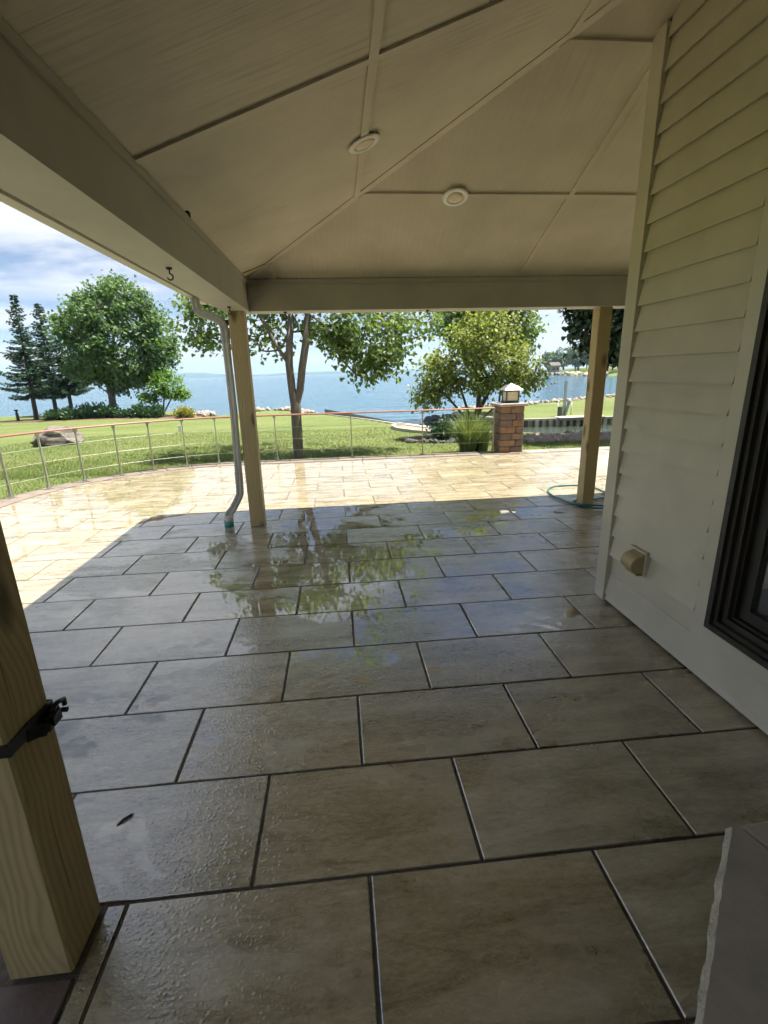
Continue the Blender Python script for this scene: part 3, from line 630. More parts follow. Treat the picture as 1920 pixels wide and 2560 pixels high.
# strap with buckle
st = thing('strap', (-0.92, -0.09, 0.72), 'black webbing strap with shiny buckle round the near wooden post', 'strap')
m2 = MB(); o_ = 0.004; zt = [0.742, 0.760]
def band(mb, pts, h, t, zfun):
    n = len(pts); rings = []
    for (x, y), (ox, oy) in pts:
        z = zfun(x, y); rings.append([(x, y, z), (x+ox*t, y+oy*t, z), (x+ox*t, y+oy*t, z+h), (x, y, z+h)])
    rings.append(rings[0]); mb.loft(rings, False, False)
q = math.sqrt(.5)
bp_ = [((-1.008, -0.181), (-q, -q)), ((-0.92, -0.181), (0, -1)), ((-0.832, -0.181), (q, -q)), ((-0.832, -0.10), (1, 0)), ((-0.832, -0.005), (q, q)), ((-0.92, -0.005), (0, 1)), ((-1.008, -0.005), (-q, q))]
band(m2, bp_, 0.034, 0.003, lambda x, y: 0.735-0.16*max(0, y+0.06)); obj('webbing', m2, M_black, st)
bk = MB(); bk.box(-0.828, -0.812, -0.065, -0.010, 0.705, 0.745); bk.box(-0.812, -0.803, -0.056, -0.020, 0.714, 0.738)
bk.tube([(-0.818, -0.045, 0.748), (-0.81, -0.02, 0.760), (-0.803, 0.0, 0.755), (-0.808, 0.006, 0.735)], 0.007, 8)
bk.tube([(-0.822, -0.07, 0.722), (-0.802, -0.07, 0.722)], 0.006, 8); bk.tube([(-0.826, 0.0, 0.722), (-0.800, 0.0, 0.722)], 0.007, 8)
obj('buckle', bk, M_black, st)
bk = MB(); bk.tube([(-0.8285, -0.12, 0.74), (-0.818, -0.10, 0.735), (-0.806, -0.08, 0.725)], 0, sect=[(-0.002, -0.015), (0.002, -0.015), (0.002, 0.015), (-0.002, 0.015)], smooth=False); obj('strap_tail', bk, M_black, st)

# hooks under the beams
def hook(x, y, label):
    h = thing('hook', (x, y, 2.10), label, 'hook', 'black hooks under the porch beams')
    m2 = MB(); m2.cyl((x, y), 0.016, 0.018, 2.175, 2.1855, 12); obj('base', m2, M_iron, h)
    m2 = MB(); pts = [(x, y, 2.176), (x, y, 2.150)]+[(x+0.016*math.cos(a), y, 2.137+0.016*math.sin(a)) for a in np.linspace(1.5, -3.0, 12)]
    m2.tube(pts, 0.0042, 8); obj('curl', m2, M_iron, h)
hook(-0.945, 1.94, 'black hook under the side beam, against the sky left of the trees'); hook(-0.955, 3.60, 'black hook under the side beam right beside the corner post')
hook(-0.50, 4.05, 'small black hook under the front beam just right of the corner post'); hook(0.95, 4.08, 'small black hook under the middle of the front beam'); hook(2.43, 4.09, 'small black hook under the front beam near the right post')
# recessed lights
def downlight(p, nrm, label):
    t = thing('ceiling_light', p, label, 'ceiling light', 'round recessed lights in the porch ceiling')
    nrm = Vector(nrm).normalized(); q_ = nrm.to_track_quat('-Z', 'Y'); P = Vector(p)
    def rev(pr, n=36):
        m2 = MB(); rings = [[tuple(P+q_@Vector((r*math.cos(2*math.pi*k/n), r*math.sin(2*math.pi*k/n), z))) for k in range(n)] for r, z in pr]; return m2.loft(rings, True, True)
    obj('trim_ring', rev([(0.098, 0.0), (0.097, -0.004), (0.090, -0.008), (0.064, -0.008), (0.061, -0.005), (0.059, 0.0)]), M_white, t)
    obj('lens', rev([(0.0585, 0.004), (0.0585, -0.0055), (0.03, -0.007), (0.002, -0.0075)]), M_lens, t)
zl = Z0+SL*(0.205-X0); downlight((0.205, 2.06, zl-0.012), (SL, 0, -1), 'round white light in the left ceiling slope, upper of the two')
zl = Z0+SL*(Y0-2.925); downlight((0.95, 2.925, zl-0.012), (0, -SL, -1), 'round white light in the front ceiling slope over the front beam')
# cobweb-like insect nest by the beam
m2 = MB(); m2.tube([(X0+0.016, 1.98, 2.485), (X0+0.03, 1.99, 2.475), (X0+0.034, 2.0, 2.455)], [0.007, 0.009, 0.003], 8); obj('mud_nest', m2, M_twig, None, 'small dark mud nest where the side beam meets the ceiling', 'nest')

# downspout
ds = thing('downspout', (-1.28, 3.98, 0.0), 'grey downspout with bent elbows ending in a white and teal drain cup', 'downspout')
pth = spline([(-1.345, 4.0, 2.33), (-1.345, 4.0, 2.24), (-1.315, 4.0, 2.185), (-1.20, 4.0, 2.145), (-1.125, 4.0, 2.10), (-1.10, 4.0, 2.02), (-1.10, 4.0, 1.90)], 6)
sec = [(-0.036, -0.027), (-0.018, -0.031), (0, -0.027), (0.018, -0.031), (0.036, -0.027), (0.040, 0.0), (0.036, 0.027), (0.018, 0.031), (0, 0.027), (-0.018, 0.031), (-0.036, 0.027), (-0.040, 0.0)]
m2 = MB(); m2.tube(pth, 0, sect=sec, smooth=False); obj('elbow', m2, M_spout, ds)
m2 = MB(); m2.tube([(-1.10, 4.0, 1.93), (-1.10, 4.0, 1.2), (-1.12, 4.0, 0.56)], 0, sect=[(a*0.94, b*0.94) for a, b in sec], smooth=False); obj('pipe', m2, M_spout, ds)
pth = spline([(-1.12, 4.0, 0.60), (-1.125, 4.0, 0.40), (-1.14, 3.995, 0.33), (-1.215, 3.985, 0.20), (-1.265, 3.98, 0.14), (-1.275, 3.98, 0.07)], 6)
m2 = MB(); m2.tube(pth, 0, sect=sec, smooth=False); obj('elbow', m2, M_spout, ds)
m2 = MB(); m2.cyl((-1.278, 3.98), 0.052, 0.055, 0.062, 0.115, 20); m2.cyl((-1.278, 3.98), 0.060, 0.060, 0.112, 0.122, 20); obj('drain_collar', m2, M_pvc, ds)
m2 = MB(); m2.cyl((-1.278, 3.98), 0.050, 0.052, 0.001, 0.062, 20); obj('drain_cup', m2, M_teal, ds)
m2 = MB(); m2.box(-1.14, -1.036, 4.02, 4.045, 2.07, 2.12); obj('bracket', m2, M_iron, ds)

# hose
m2 = MB()
hp = spline([(3.75, 3.78, 0.014), (3.3, 3.80, 0.014), (2.95, 3.87, 0.014), (2.77, 4.02, 0.014), (2.70, 4.22, 0.014), (2.655, 4.50, 0.014), (2.70, 4.78, 0.014), (2.85, 4.98, 0.014), (3.06, 5.04, 0.014), (3.25, 4.98, 0.014), (3.38, 4.75, 0.014), (3.32, 4.42, 0.014), (3.10, 4.27, 0.014), (2.86, 4.27, 0.014), (2.735, 4.17, 0.016), (2.755, 4.0, 0.034), (2.95, 3.91, 0.036), (3.3, 3.86, 0.026), (3.8, 3.9, 0.014)], 8)
m2.tube(hp, 0.0105, 10); obj('garden_hose', m2, M_hose, None, 'teal green garden hose looped round the foot of the right post', 'hose')
# twig
m2 = MB(); m2.tube([(-0.915, 0.283, 0.003), (-0.90, 0.30, 0.007), (-0.88, 0.318, 0.006), (-0.872, 0.326, 0.004)], [0.002, 0.0045, 0.0045, 0.002], 6); obj('twig', m2, M_twig, None, 'short dark twig lying on the wet pavers', 'twig')

# stone-capped low wall by the camera (bottom right)
ZS = 0.60
sw = thing('low_stone_wall', (1.1, -0.9, 0), 'low wall capped with grey stone slabs with a rough chiselled edge', 'low wall')
A_ = Vector((0.7918, -0.4378, ZS)); B_ = Vector((0.4872, -0.7392, ZS)); dirE = (B_-A_).normalized(); C0 = A_; C1 = A_+dirE*0.95
j0 = Vector((0.8104, -0.4361, ZS)); rear = (Vector((0.8830, -0.4308, ZS))-A_).normalized()
m2 = MB(); c_in = [(C0.x, C0.y), (C1.x, C1.y), (C1.x+0.9, C1.y), (C0.x+0.06, C1.y-0.0)]
jn = 60; edge = []
r_ = np.random.default_rng(5); off = np.cumsum(r_.normal(0, 0.0009, jn+1)); off -= np.linspace(off[0], off[-1], jn+1); off += r_.normal(0, 0.0008, jn+1)
nrm = Vector((dirE.y, -dirE.x, 0))
if nrm.x > 0: nrm = -nrm
E0 = [C0+dirE*(0.95*i/jn)+nrm*off[i]*0.6 for i in range(jn+1)]
E1 = [C0+dirE*(0.95*i/jn)+nrm*(0.010+off[i]+0.0015*math.sin(i*0.9)) for i in range(jn+1)]
E2 = [C0+dirE*(0.95*i/jn)+nrm*(0.006+off[jn-i]) for i in range(jn+1)]
rings = [[(p.x, p.y, ZS) for p in E0], [(p.x, p.y, ZS-0.014-0.004*math.sin(i*0.7)) for i, p in enumerate(E1)], [(p.x, p.y, ZS-0.052) for p in E2]]
slab = MB(); far_a = C0+rear*0.018; far_b = Vector((C1.x+0.75, C1.y+0.1, 0))
top = [(p.x, p.y, ZS) for p in E0]+[(far_b.x, far_b.y, ZS), (far_a.x+0.33*0.9, far_a.y-0.95*0.9, ZS), (far_a.x, far_a.y, ZS)]
top2 = [(p.x, p.y) for p in E0]; 
jd = (Vector((0.8267, -0.4912, ZS))-j0).normalized(); jend = j0+jd*1.2
poly = top2+[(jend.x-0.004, jend.y), (j0.x-0.004, j0.y)]
n = len(poly); slab.add([(x, y, ZS) for x, y in poly]+[(x, y, ZS-0.052) for x, y in poly], [tuple(range(n)), tuple(reversed(range(n, 2*n)))]+[(i, n+i, n+(i+1) % n, (i+1) % n) for i in range(jn, n)])
sl_ = obj('cap_slab', slab, M_blue, sw)
ch_ = MB(); ch_.loft(rings, False, False, False); obj('chiselled_edge', ch_, M_chis, sl_)
slab = MB(); k1 = j0+rear*0.9; poly = [(j0.x+0.004, j0.y), (jend.x+0.004, jend.y), (jend.x+0.8, jend.y), (k1.x, k1.y)]
slab.prism(poly, ZS-0.052, ZS-0.001, 0.003); obj('cap_slab', slab, M_blue, sw)
bs = MB(); i0 = C0+dirE*0.10-nrm*0.09; i1 = C1-nrm*0.09
bs.prism([(i0.x+0.02, i0.y), (i1.x, i1.y), (i1.x+1.0, i1.y), (i0.x+0.6, i0.y)], 0.0, ZS-0.053); obj('base', bs, M_brick, sw)

# ------------------------------------------------------------------ railing
RPOST = [(-4.80, 5.28), (-4.665, 5.832), (-4.432, 6.342), (-4.126, 6.782), (-3.726, 7.187), (-3.303, 7.508), (-2.809, 7.768), (-2.278, 7.932), (-1.211, 8.01), (0.208, 8.02), (1.579, 8.02), (2.98, 8.02)]
rl = thing('railing', (0, 8.0, 0), 'curved cable railing with red-brown top rail and slim steel posts', 'railing')
ctr = spline([(x, y, 0.868) for x, y in [(-4.82, 4.75)]+RPOST], 7)
m2 = MB(); m2.tube(ctr, 0, sect=[(-0.045, -0.012), (0.045, -0.012), (0.048, 0.004), (0.04, 0.014), (-0.04, 0.014), (-0.048, 0.004)], smooth=False); obj('handrail', m2, M_rail, rl)
for zc_ in (0.64, 0.425, 0.21):
    m2 = MB(); m2.tube([Vector((x, y, zc_)) for x, y in [(-4.82, 4.75)]+RPOST], 0.0026, 5, False); obj('cable', m2, M_cable, rl)
for i, (x, y) in enumerate(RPOST):
    a = RPOST[max(i-1, 0)]; b_ = RPOST[min(i+1, len(RPOST)-1)]; t = Vector((b_[0]-a[0], b_[1]-a[1], 0)).normalized(); nn = Vector((-t.y, t.x, 0)); P = Vector((x, y, 0))
    def bx(l, wd, z): return [tuple(P+t*a_*l+nn*b__*wd+Vector((0, 0, z))) for a_, b__ in ((-1, -1), (1, -1), (1, 1), (-1, 1))]
    m2 = MB(); m2.loft([bx(0.030, 0.022, 0.022), bx(0.015, 0.020, 0.07), bx(0.0085, 0.020, 0.12), bx(0.0075, 0.019, 0.76), bx(0.010, 0.019, 0.80), bx(0.026, 0.020, 0.848), bx(0.036, 0.020, 0.854)], True, False)
    po = obj('post', m2, M_steel, rl)
    m2 = MB(); m2.loft([bx(0.06, 0.038, 0.0125), bx(0.06, 0.038, 0.022)], True, False); obj('base_plate', m2, M_steel, po)

# ------------------------------------------------------------------ block pillar + lantern
PX0, PX1, PY0, PY1 = 3.085, 3.545, 7.90, 8.36
pl = thing('block_pillar', ((PX0+PX1)/2, (PY0+PY1)/2, 0.0), 'brown tumbled block pillar with flat stone cap at the railing end', 'pillar')
m2 = MB(); m2.box(PX0+0.03, PX1-0.03, PY0+0.03, PY1-0.03, 0.0, 0.89); obj('core', m2, M_sand, pl)
def rough_block(x0, x1, y0, y1, z0, z1, seed):
    r_ = np.random.default_rng(seed); m2 = MB(); c = 0.012; rings = []
    for z, ins in ((z0, c), (z0+c, 0.0), (z1-c, 0.0), (z1, c)):
        ring = []
        for x, y in ((x0+c+ins, y0+ins), (x1-c-ins, y0+ins), (x1-ins, y0+c+ins), (x1-ins, y1-c-ins), (x1-c-ins, y1-ins), (x0+c+ins, y1-ins), (x0+ins, y1-c-ins), (x0+ins, y0+c+ins)):
            ring.append((x+r_.uniform(-.004, .004), y+r_.uniform(-.004, .004), z+r_.uniform(-.002, .002)))
        rings.append(ring)
    return m2.loft(rings, True, False)
hc = 0.128; sd = 0
for c in range(7):
    z0 = c*hc+0.001; z1 = z0+hc-0.005; a = PX0+(PX1-PX0)*(0.66 if c % 2 else 0.42)
    if c in (2, 4): a = PX0+(PX1-PX0)*0.5
    dd = 0.15 if c % 2 else 0.22
    for bx in ((PX0, a-0.003, PY0, PY0+dd), (a+0.003, PX1, PY0, PY1-0.24 if c % 2 else PY0+dd), (PX0, PX0+0.2, PY0+dd+0.005, PY1-0.02), (PX0+0.205, PX1, (PY1-0.235) if c % 2 else PY0+dd+0.005, PY1)):
        sd += 1; obj('block', rough_block(bx[0], bx[1], bx[2], bx[3], z0, z1, sd), M_brick, pl)
m2 = rough_block(PX0-0.06, PX1+0.06, PY0-0.06, PY1+0.06, 7*hc+0.001, 7*hc+0.055, 99); obj('cap', m2, M_cap, pl)
ZL = 7*hc+0.056; lc = ((PX0+PX1)/2+0.02, (PY0+PY1)/2+0.0)
ln = thing('lantern', (*lc, ZL), 'square craftsman lantern with amber panes and hipped metal roof on the pillar', 'lantern')
def sq(h, z): return [(lc[0]-h, lc[1]-h, z), (lc[0]+h, lc[1]-h, z), (lc[0]+h, lc[1]+h, z), (lc[0]-h, lc[1]+h, z)]
m2 = MB(); m2.loft([sq(0.135, ZL), sq(0.135, ZL+0.028), sq(0.118, ZL+0.030), sq(0.118, ZL+0.045)], True, False); obj('base', m2, M_verd, ln)
m2 = MB()
for sx in (-1, 1):
    for sy in (-1, 1): m2.box(lc[0]+sx*0.118-0.012, lc[0]+sx*0.118+0.012, lc[1]+sy*0.118-0.012, lc[1]+sy*0.118+0.012, ZL+0.045, ZL+0.235)
for s_ in (-1, 1):
    m2.box(lc[0]-0.106, lc[0]+0.106, lc[1]+s_*0.118-0.010, lc[1]+s_*0.118+0.010, ZL+0.212, ZL+0.234); m2.box(lc[0]+s_*0.118-0.010, lc[0]+s_*0.118+0.010, lc[1]-0.106, lc[1]+0.106, ZL+0.212, ZL+0.234)
obj('cage', m2, M_verd, ln)
for s_ in (-1, 1):
    m2 = MB(); m2.box(lc[0]-0.105, lc[0]+0.105, lc[1]+s_*0.114-0.002, lc[1]+s_*0.114+0.002, ZL+0.046, ZL+0.211); obj('pane', m2, M_amber, ln)
    m2 = MB(); m2.box(lc[0]+s_*0.114-0.002, lc[0]+s_*0.114+0.002, lc[1]-0.105, lc[1]+0.105, ZL+0.046, ZL+0.211); obj('pane', m2, M_amber, ln)
m2 = MB(); m2.loft([sq(0.180, ZL+0.236), sq(0.182, ZL+0.245), sq(0.10, ZL+0.315), sq(0.03, ZL+0.352), sq(0.012, ZL+0.366)], True, False); obj('roof', m2, M_copper, ln)

# ------------------------------------------------------------------ plants
OAK = np.array([(0, 0), (.10, .14), (.40, .08), (.30, .27), (.52, .50), (.26, .52), (.22, .74), (0, 1.0), (-.22, .74), (-.26, .52), (-.52, .50), (-.30, .27), (-.40, .08), (-.10, .14)])
OVAL = np.array([(0, 0), (.24, .22), (.30, .5), (.18, .8), (0, 1.0), (-.18, .8), (-.30, .5), (-.24, .22)])
DIA = np.array([(0, 0), (.28, .45), (0, 1.0), (-.28, .45)])
HEART = np.array([(0, .06), (.25, 0), (.46, .22), (.38, .55), (0, 1.0), (-.38, .55), (-.46, .22), (-.25, 0)])
def leaf_cloud(pos, size, shape, outward, r_, droop=0.35, fold=0.18, jitter=0.9):
    """arrays of leaves: pos (n,3); outward (n,3) preferred tip direction"""
    n = len(pos); tip = outward+r_.normal(0, jitter, (n, 3)); tip[:, 2] -= droop; tip /= np.linalg.norm(tip, axis=1)[:, None]
    nr = np.tile([0, 0, 1.0], (n, 1))+r_.normal(0, 0.55, (n, 3)); sd = np.cross(tip, nr); sd /= np.linalg.norm(sd, axis=1)[:, None]+1e-9; nr = np.cross(sd, tip)
    s = size*r_.uniform(0.7, 1.25, n); m = len(shape)
    lx = shape[:, 0][None, :, None]*sd[:, None, :]; ly = shape[:, 1][None, :, None]*tip[:, None, :]; lz = (np.abs(shape[:, 0])*fold-0.18*shape[:, 1]**2)[None, :, None]*nr[:, None, :]
    v = pos[:, None, :]+(lx+ly+lz)*s[:, None, None]
    return v.reshape(-1, 3), np.full(n, m), m
def build_leaves(name, chunks, mat, parent):
    V = []; L = []; S = []; o = 0
    for v, s, m in chunks: V.append(v); L.append(np.arange(len(v))+o); S.append(s); o += len(v)
    return np_mesh(name, np.concatenate(V), np.concatenate(L), np.concatenate(S), mat, parent, origin=tuple(wloc(parent)))
def branch_net(trunk, targets, r_, bias=0.35, step=0.5, sag=0.0, skip=(0,), hang=1.2):
    """trunk: list of polylines (start chains); greedily hang every target on the nearest node"""
    pos = []; par = []; ln_ = []
    for chain, p0 in trunk:
        prev = p0
        for q in chain:
            pos.append(np.array(q, float)); par.append(prev); ln_.append(0 if prev < 0 else ln_[prev]+np.linalg.norm(pos[-1]-pos[prev])); prev = len(pos)-1
    allow0 = [i for i in range(len(pos))]
    tg = sorted(targets, key=lambda t: np.linalg.norm(np.array(t)-pos[0])); tips = []
    for t in tg:
        t = np.array(t, float); A = np.array(pos); Ld = np.array(ln_); d = np.linalg.norm(A-t, axis=1)
        cost = d+bias*Ld+np.where(A[:, 2] > t[2]+0.25*d+0.3, hang*d, 0); cost[list(skip)] += 50.0
        i = int(np.argmin(cost)); a = pos[i]; n = max(1, int(d[i]/step)); prev = i
        for k in range(1, n+1):
            f = k/n; q = a+(t-a)*f
            if k < n: q = q+r_.normal(0, 0.05*d[i]/n*2, 3)
            q[2] += sag*d[i]*math.sin(math.pi*f)
            pos.append(q); par.append(prev); ln_.append(ln_[prev]+np.linalg.norm(q-pos[prev])); prev = len(pos)-1
        tips.append(prev)
    return np.array(pos), par, tips
def branch_mesh(mb, pos, par, tips, rbase, rtip, nseg=6, ntr=0, cap=None):
    n = len(pos); cnt = np.zeros(n); 
    for t in tips: cnt[t] += 1
    for i in range(n-1, 0, -1):
        if par[i] >= 0: cnt[par[i]] += cnt[i]
    cnt = np.maximum(cnt, 1); e = math.log(max(cnt[0], 2))/math.log(rbase/rtip); rad = rtip*cnt**(1/e)
    if cap: rad[ntr:] = np.minimum(rad[ntr:], cap)
    ch = {}
    for i in range(n):
        if par[i] >= 0: ch.setdefault(par[i], []).append(i)
    start = [0]; 
    starts = [(0, None)]+[]
    stack = [(0, -1)]
    while stack:
        i, p = stack.pop(); chain = [p, i] if p >= 0 else [i]; c = i
        while c in ch:
            k = sorted(ch[c], key=lambda q: -cnt[q]); nx_ = k[0]
            for q_ in k[1:]: stack.append((q_, c))
            chain.append(nx_); c = nx_
        if len(chain) > 1:
            rr = [float(rad[q_]) for q_ in chain]
            if p >= 0: rr[0] = min(rr[0], rr[1]*1.25)
            ns = nseg if rr[0] > 0.03 else 4
            mb.tube([pos[q_] for q_ in chain], rr, ns, False, True)
    return rad
def blob_targets(blobs, per, r_, flat=0.75):
    out = []
    for (c, rad, n) in blobs:
        c = np.array(c); rad = np.array(rad)
        for _ in range(n):
            while True:
                q = r_.uniform(-1, 1, 3); l = np.linalg.norm(q)
                if 0.25 < l < 1 and r_.random() < 0.25+0.75*l: break
            out.append(c+q*rad)
    return out
def tree(name, base, chains, targets, leaf, lsize, lpt, spread, mat, bark, rbase, rtip, label, cat='tree', group=None, seed=1, droop=0.35, step=0.5, bias=0.35, shape=None, sag=0.0, skip=(0,), hang=1.2, cap=None):
    r_ = np.random.default_rng(seed); t = thing(name, base, label, cat, group)
    pos, par, tips = branch_net(chains, targets, r_, bias, step, sag, skip, hang); mb = MB(); branch_mesh(mb, pos, par, tips, rbase, rtip, 6, sum(len(c_[0]) for c_ in chains), cap); link_mesh('trunk', mb.v, mb.f, mb.sm, bark, t, base)
    P = []; O = []; c0 = np.mean(np.array(targets), axis=0)
    for tp in tips:
        n = r_.poisson(lpt); a = pos[par[tp]]; b = pos[tp]; f = r_.uniform(0.0, 1.15, n)[:, None]
        q = a+(b-a)*f+r_.normal(0, 1, (n, 3))*np.array(spread); P.append(q); d = q-c0; d /= np.linalg.norm(d, axis=1)[:, None]+1e-6; O.append(d*0.7)
    P = np.concatenate(P); O = np.concatenate(O)
    build_leaves('crown', [leaf_cloud(P, lsize, leaf, O, r_, droop)], mat, t); return t

# oak by the railing
tb = (-0.91, 9.15, gz(-0.91, 9.15)-0.04); r_ = np.random.default_rng(21)
chA = [(-0.91, 9.15, tb[2]), (-0.905, 9.15, 0.35), (-0.90, 9.15, 0.75), (-0.895, 9.15, 1.0)]
chL = [(-0.945, 9.16, 1.3), (-0.965, 9.17, 1.8), (-0.93, 9.2, 2.2), (-0.86, 9.25, 2.7), (-0.85, 9.5, 3.4)]
chR = [(-0.78, 9.16, 1.28), (-0.71, 9.17, 1.7), (-0.60, 9.2, 2.2), (-0.52, 9.25, 2.75), (-0.40, 9.6, 3.6), (-0.2, 9.9, 4.6)]
chB = [(-1.10, 9.2, 2.0), (-1.22, 9.22, 2.2), (-1.36, 9.25, 2.5), (-1.6, 9.4, 2.95)]
blobs = [((-0.4, 10.6, 4.7), (2.6, 2.0, 2.0), 150), ((0.75, 9.75, 2.45), (1.05, 0.9, 0.62), 62), ((0.50, 9.6, 1.85), (0.62, 0.5, 0.42), 26), ((1.05, 9.7, 1.9), (0.5, 0.5, 0.36), 16), ((1.65, 10.0, 2.75), (0.95, 0.9, 0.55), 44), ((0.05, 9.5, 2.35), (0.45, 0.5, 0.4), 16), ((0.1, 9.9, 2.75), (0.8, 0.9, 0.5), 34), ((1.1, 9.6, 2.0), (0.42, 0.5, 0.42), 16),
         ((-1.75, 9.8, 2.75), (0.7, 0.8, 0.42), 34), ((-2.7, 9.7, 2.85), (0.55, 0.7, 0.52), 34), ((-2.75, 9.7, 2.3), (0.38, 0.5, 0.28), 12), ((-1.35, 9.6, 2.25), (0.35, 0.4, 0.22), 8), ((-2.1, 10.2, 3.4), (1.0, 0.9, 0.7), 34), ((-1.0, 9.7, 3.5), (0.9, 0.8, 0.55), 60)]
tree('oak_tree', tb, [(chA, -1), (chL, 3), (chR, 3), (chB, 5)], blob_targets(blobs, 1, r_), OAK, 0.105, 15, (0.15, 0.15, 0.12), M_oak, M_bark, 0.106, 0.0055, 'oak tree with forked trunk standing just behind the railing', seed=3, droop=0.55, step=0.35, skip=(0, 1, 2, 3, 4, 5, 6, 9, 10, 11, 15, 16, 17), hang=0.0, sag=0.06, bias=0.12, cap=0.020)
# light multi-stem tree left of the pillar
tb = (3.8, 12.4, gz(3.8, 12.4)-0.05); r_ = np.random.default_rng(22); z = tb[2]
stems = [([(3.8, 12.4, z), (3.8, 12.4, z+0.25)], -1)]
for ex, ey, ez in ((2.9, 12.2, 1.0), (3.45, 12.6, 1.15), (4.0, 12.2, 1.2), (4.4, 12.7, 1.1), (4.9, 12.3, 0.95)):
    stems.append(([(3.8+(ex-3.8)*f, 12.4+(ey-12.4)*f, z+0.25+(ez-z-0.25)*f**0.85) for f in (0.33, 0.66, 1.0)], 1))
blobs = [((3.9, 12.5, 1.9), (1.45, 1.1, 0.95), 130), ((4.6, 12.4, 1.7), (1.15, 0.9, 0.75), 80), ((2.75, 12.4, 1.45), (0.7, 0.7, 0.62), 48), ((2.5, 12.3, 0.95), (0.40, 0.5, 0.30), 20), ((4.2, 12.5, 2.75), (1.0, 0.9, 0.5), 50), ((5.3, 12.3, 1.35), (0.5, 0.6, 0.32), 22)]
tree('ornamental_tree', tb, stems, blob_targets(blobs, 1, r_), OVAL, 0.105, 26, (0.12, 0.12, 0.11), M_lime, M_barkd, 0.085, 0.005, 'yellow-green many-stemmed small tree beside the block pillar', seed=5, step=0.3, bias=0.25)
# greener tree right behind it, over the canal mouth
tb = (6.6, 23.9+3.5, -0.95); r_ = np.random.default_rng(23)
tb = (8.3, 27.2, -0.96)
blobs = [((8.6, 27.2, 4.6), (2.9, 2.2, 2.4), 190), ((7.2, 27.2, 5.0), (1.8, 1.6, 1.6), 60), ((10.4, 27.2, 3.6), (1.3, 1.3, 1.3), 60)]
tree('shade_tree', tb, [([tb, (8.3, 27.2, 0.4), (8.35, 27.2, 1.6), (8.5, 27.2, 3.0)], -1)], blob_targets(blobs, 1, r_), OAK, 0.22, 26, (0.24, 0.24, 0.2), M_oak, M_barkd, 0.16, 0.01, 'tall green tree rising behind the yellow-green small tree', seed=6, step=0.6)
# dark linden at the right
tb = (8.9, 10.3, gz(8.9, 10.3)-0.05); r_ = np.random.default_rng(24)
blobs = [((8.6, 10.6, 4.6), (2.9, 2.2, 2.6), 200), ((6.9, 10.7, 2.6), (1.2, 0.9, 0.75), 110), ((6.3, 10.6, 3.2), (1.0, 0.8, 0.6), 70), ((7.5, 10.7, 2.1), (0.9, 0.8, 0.5), 70), ((8.4, 10.7, 2.2), (1.0, 0.8, 0.5), 60)]
tree('linden_tree', tb, [([tb, (8.9, 10.3, 0.8), (8.85, 10.3, 1.8), (8.7, 10.4, 3.2), (8.6, 10.5, 4.6)], -1)], blob_targets(blobs, 1, r_), HEART, 0.135, 26, (0.15, 0.15, 0.12), M_darkleaf, M_barkd, 0.2, 0.007, 'dark-leaved tree hanging in behind the right post', seed=7, droop=0.7, step=0.45)
# far group on the left
tb = (-14.75, 32.6, gz(-14.75, 32.6)-0.05); z = tb[2]; r_ = np.random.default_rng(25)
blobs = [((-13.6, 32.6, 4.2), (3.4, 2.8, 3.3), 330), ((-16.0, 32.6, 4.8), (1.7, 1.6, 1.8), 80), ((-13.2, 32.6, 6.2), (1.7, 1.6, 1.55), 70), ((-11.4, 32.6, 3.4), (1.3, 1.5, 1.5), 60), ((-15.4, 32.4, 2.4), (1.6, 1.6, 1.0), 60), ((-12.4, 32.4, 1.9), (1.5, 1.4, 0.7), 44)]
tree('maple_tree', tb, [([tb, (-14.72, 32.6, z+0.8), (-14.68, 32.6, z+1.6), (-14.5, 32.6, z+2.6), (-14.2, 32.6, z+3.8), (-13.9, 32.6, z+5.2)], -1)], blob_targets(blobs, 1, r_), OAK, 0.19, 38, (0.22, 0.22, 0.18), M_maple, M_bark, 0.235, 0.01, 'large round-crowned green maple by the lake at left', seed=8, step=0.6)
tb = (-11.15, 31.2, gz(-11.15, 31.2)-0.04); z = tb[2]; r_ = np.random.default_rng(26)
stems = [([tb, (-11.15, 31.2, z+0.2)], -1)]
for ex, ez in ((-12.1, 0.3), (-11.5, 0.55), (-10.9, 0.6), (-10.4, 0.5)): stems.append(([(-11.15+(ex+11.15)*f, 31.2, z+0.2+(ez-z-0.2)*f) for f in (0.5, 1.0)], 1))
blobs = [((-10.6, 31.2, 1.25), (1.05, 0.9, 0.85), 80), ((-9.85, 31.2, 0.65), (0.5, 0.6, 0.35), 22), ((-12.0, 31.2, 0.45), (0.6, 0.6, 0.35), 22)]
tree('small_tree', tb, stems, blob_targets(blobs, 1, r_), OVAL, 0.17, 22, (0.15, 0.15, 0.12), M_smallleaf, M_barkd, 0.07, 0.008, 'small bright green many-stemmed tree right of the large maple', seed=9)

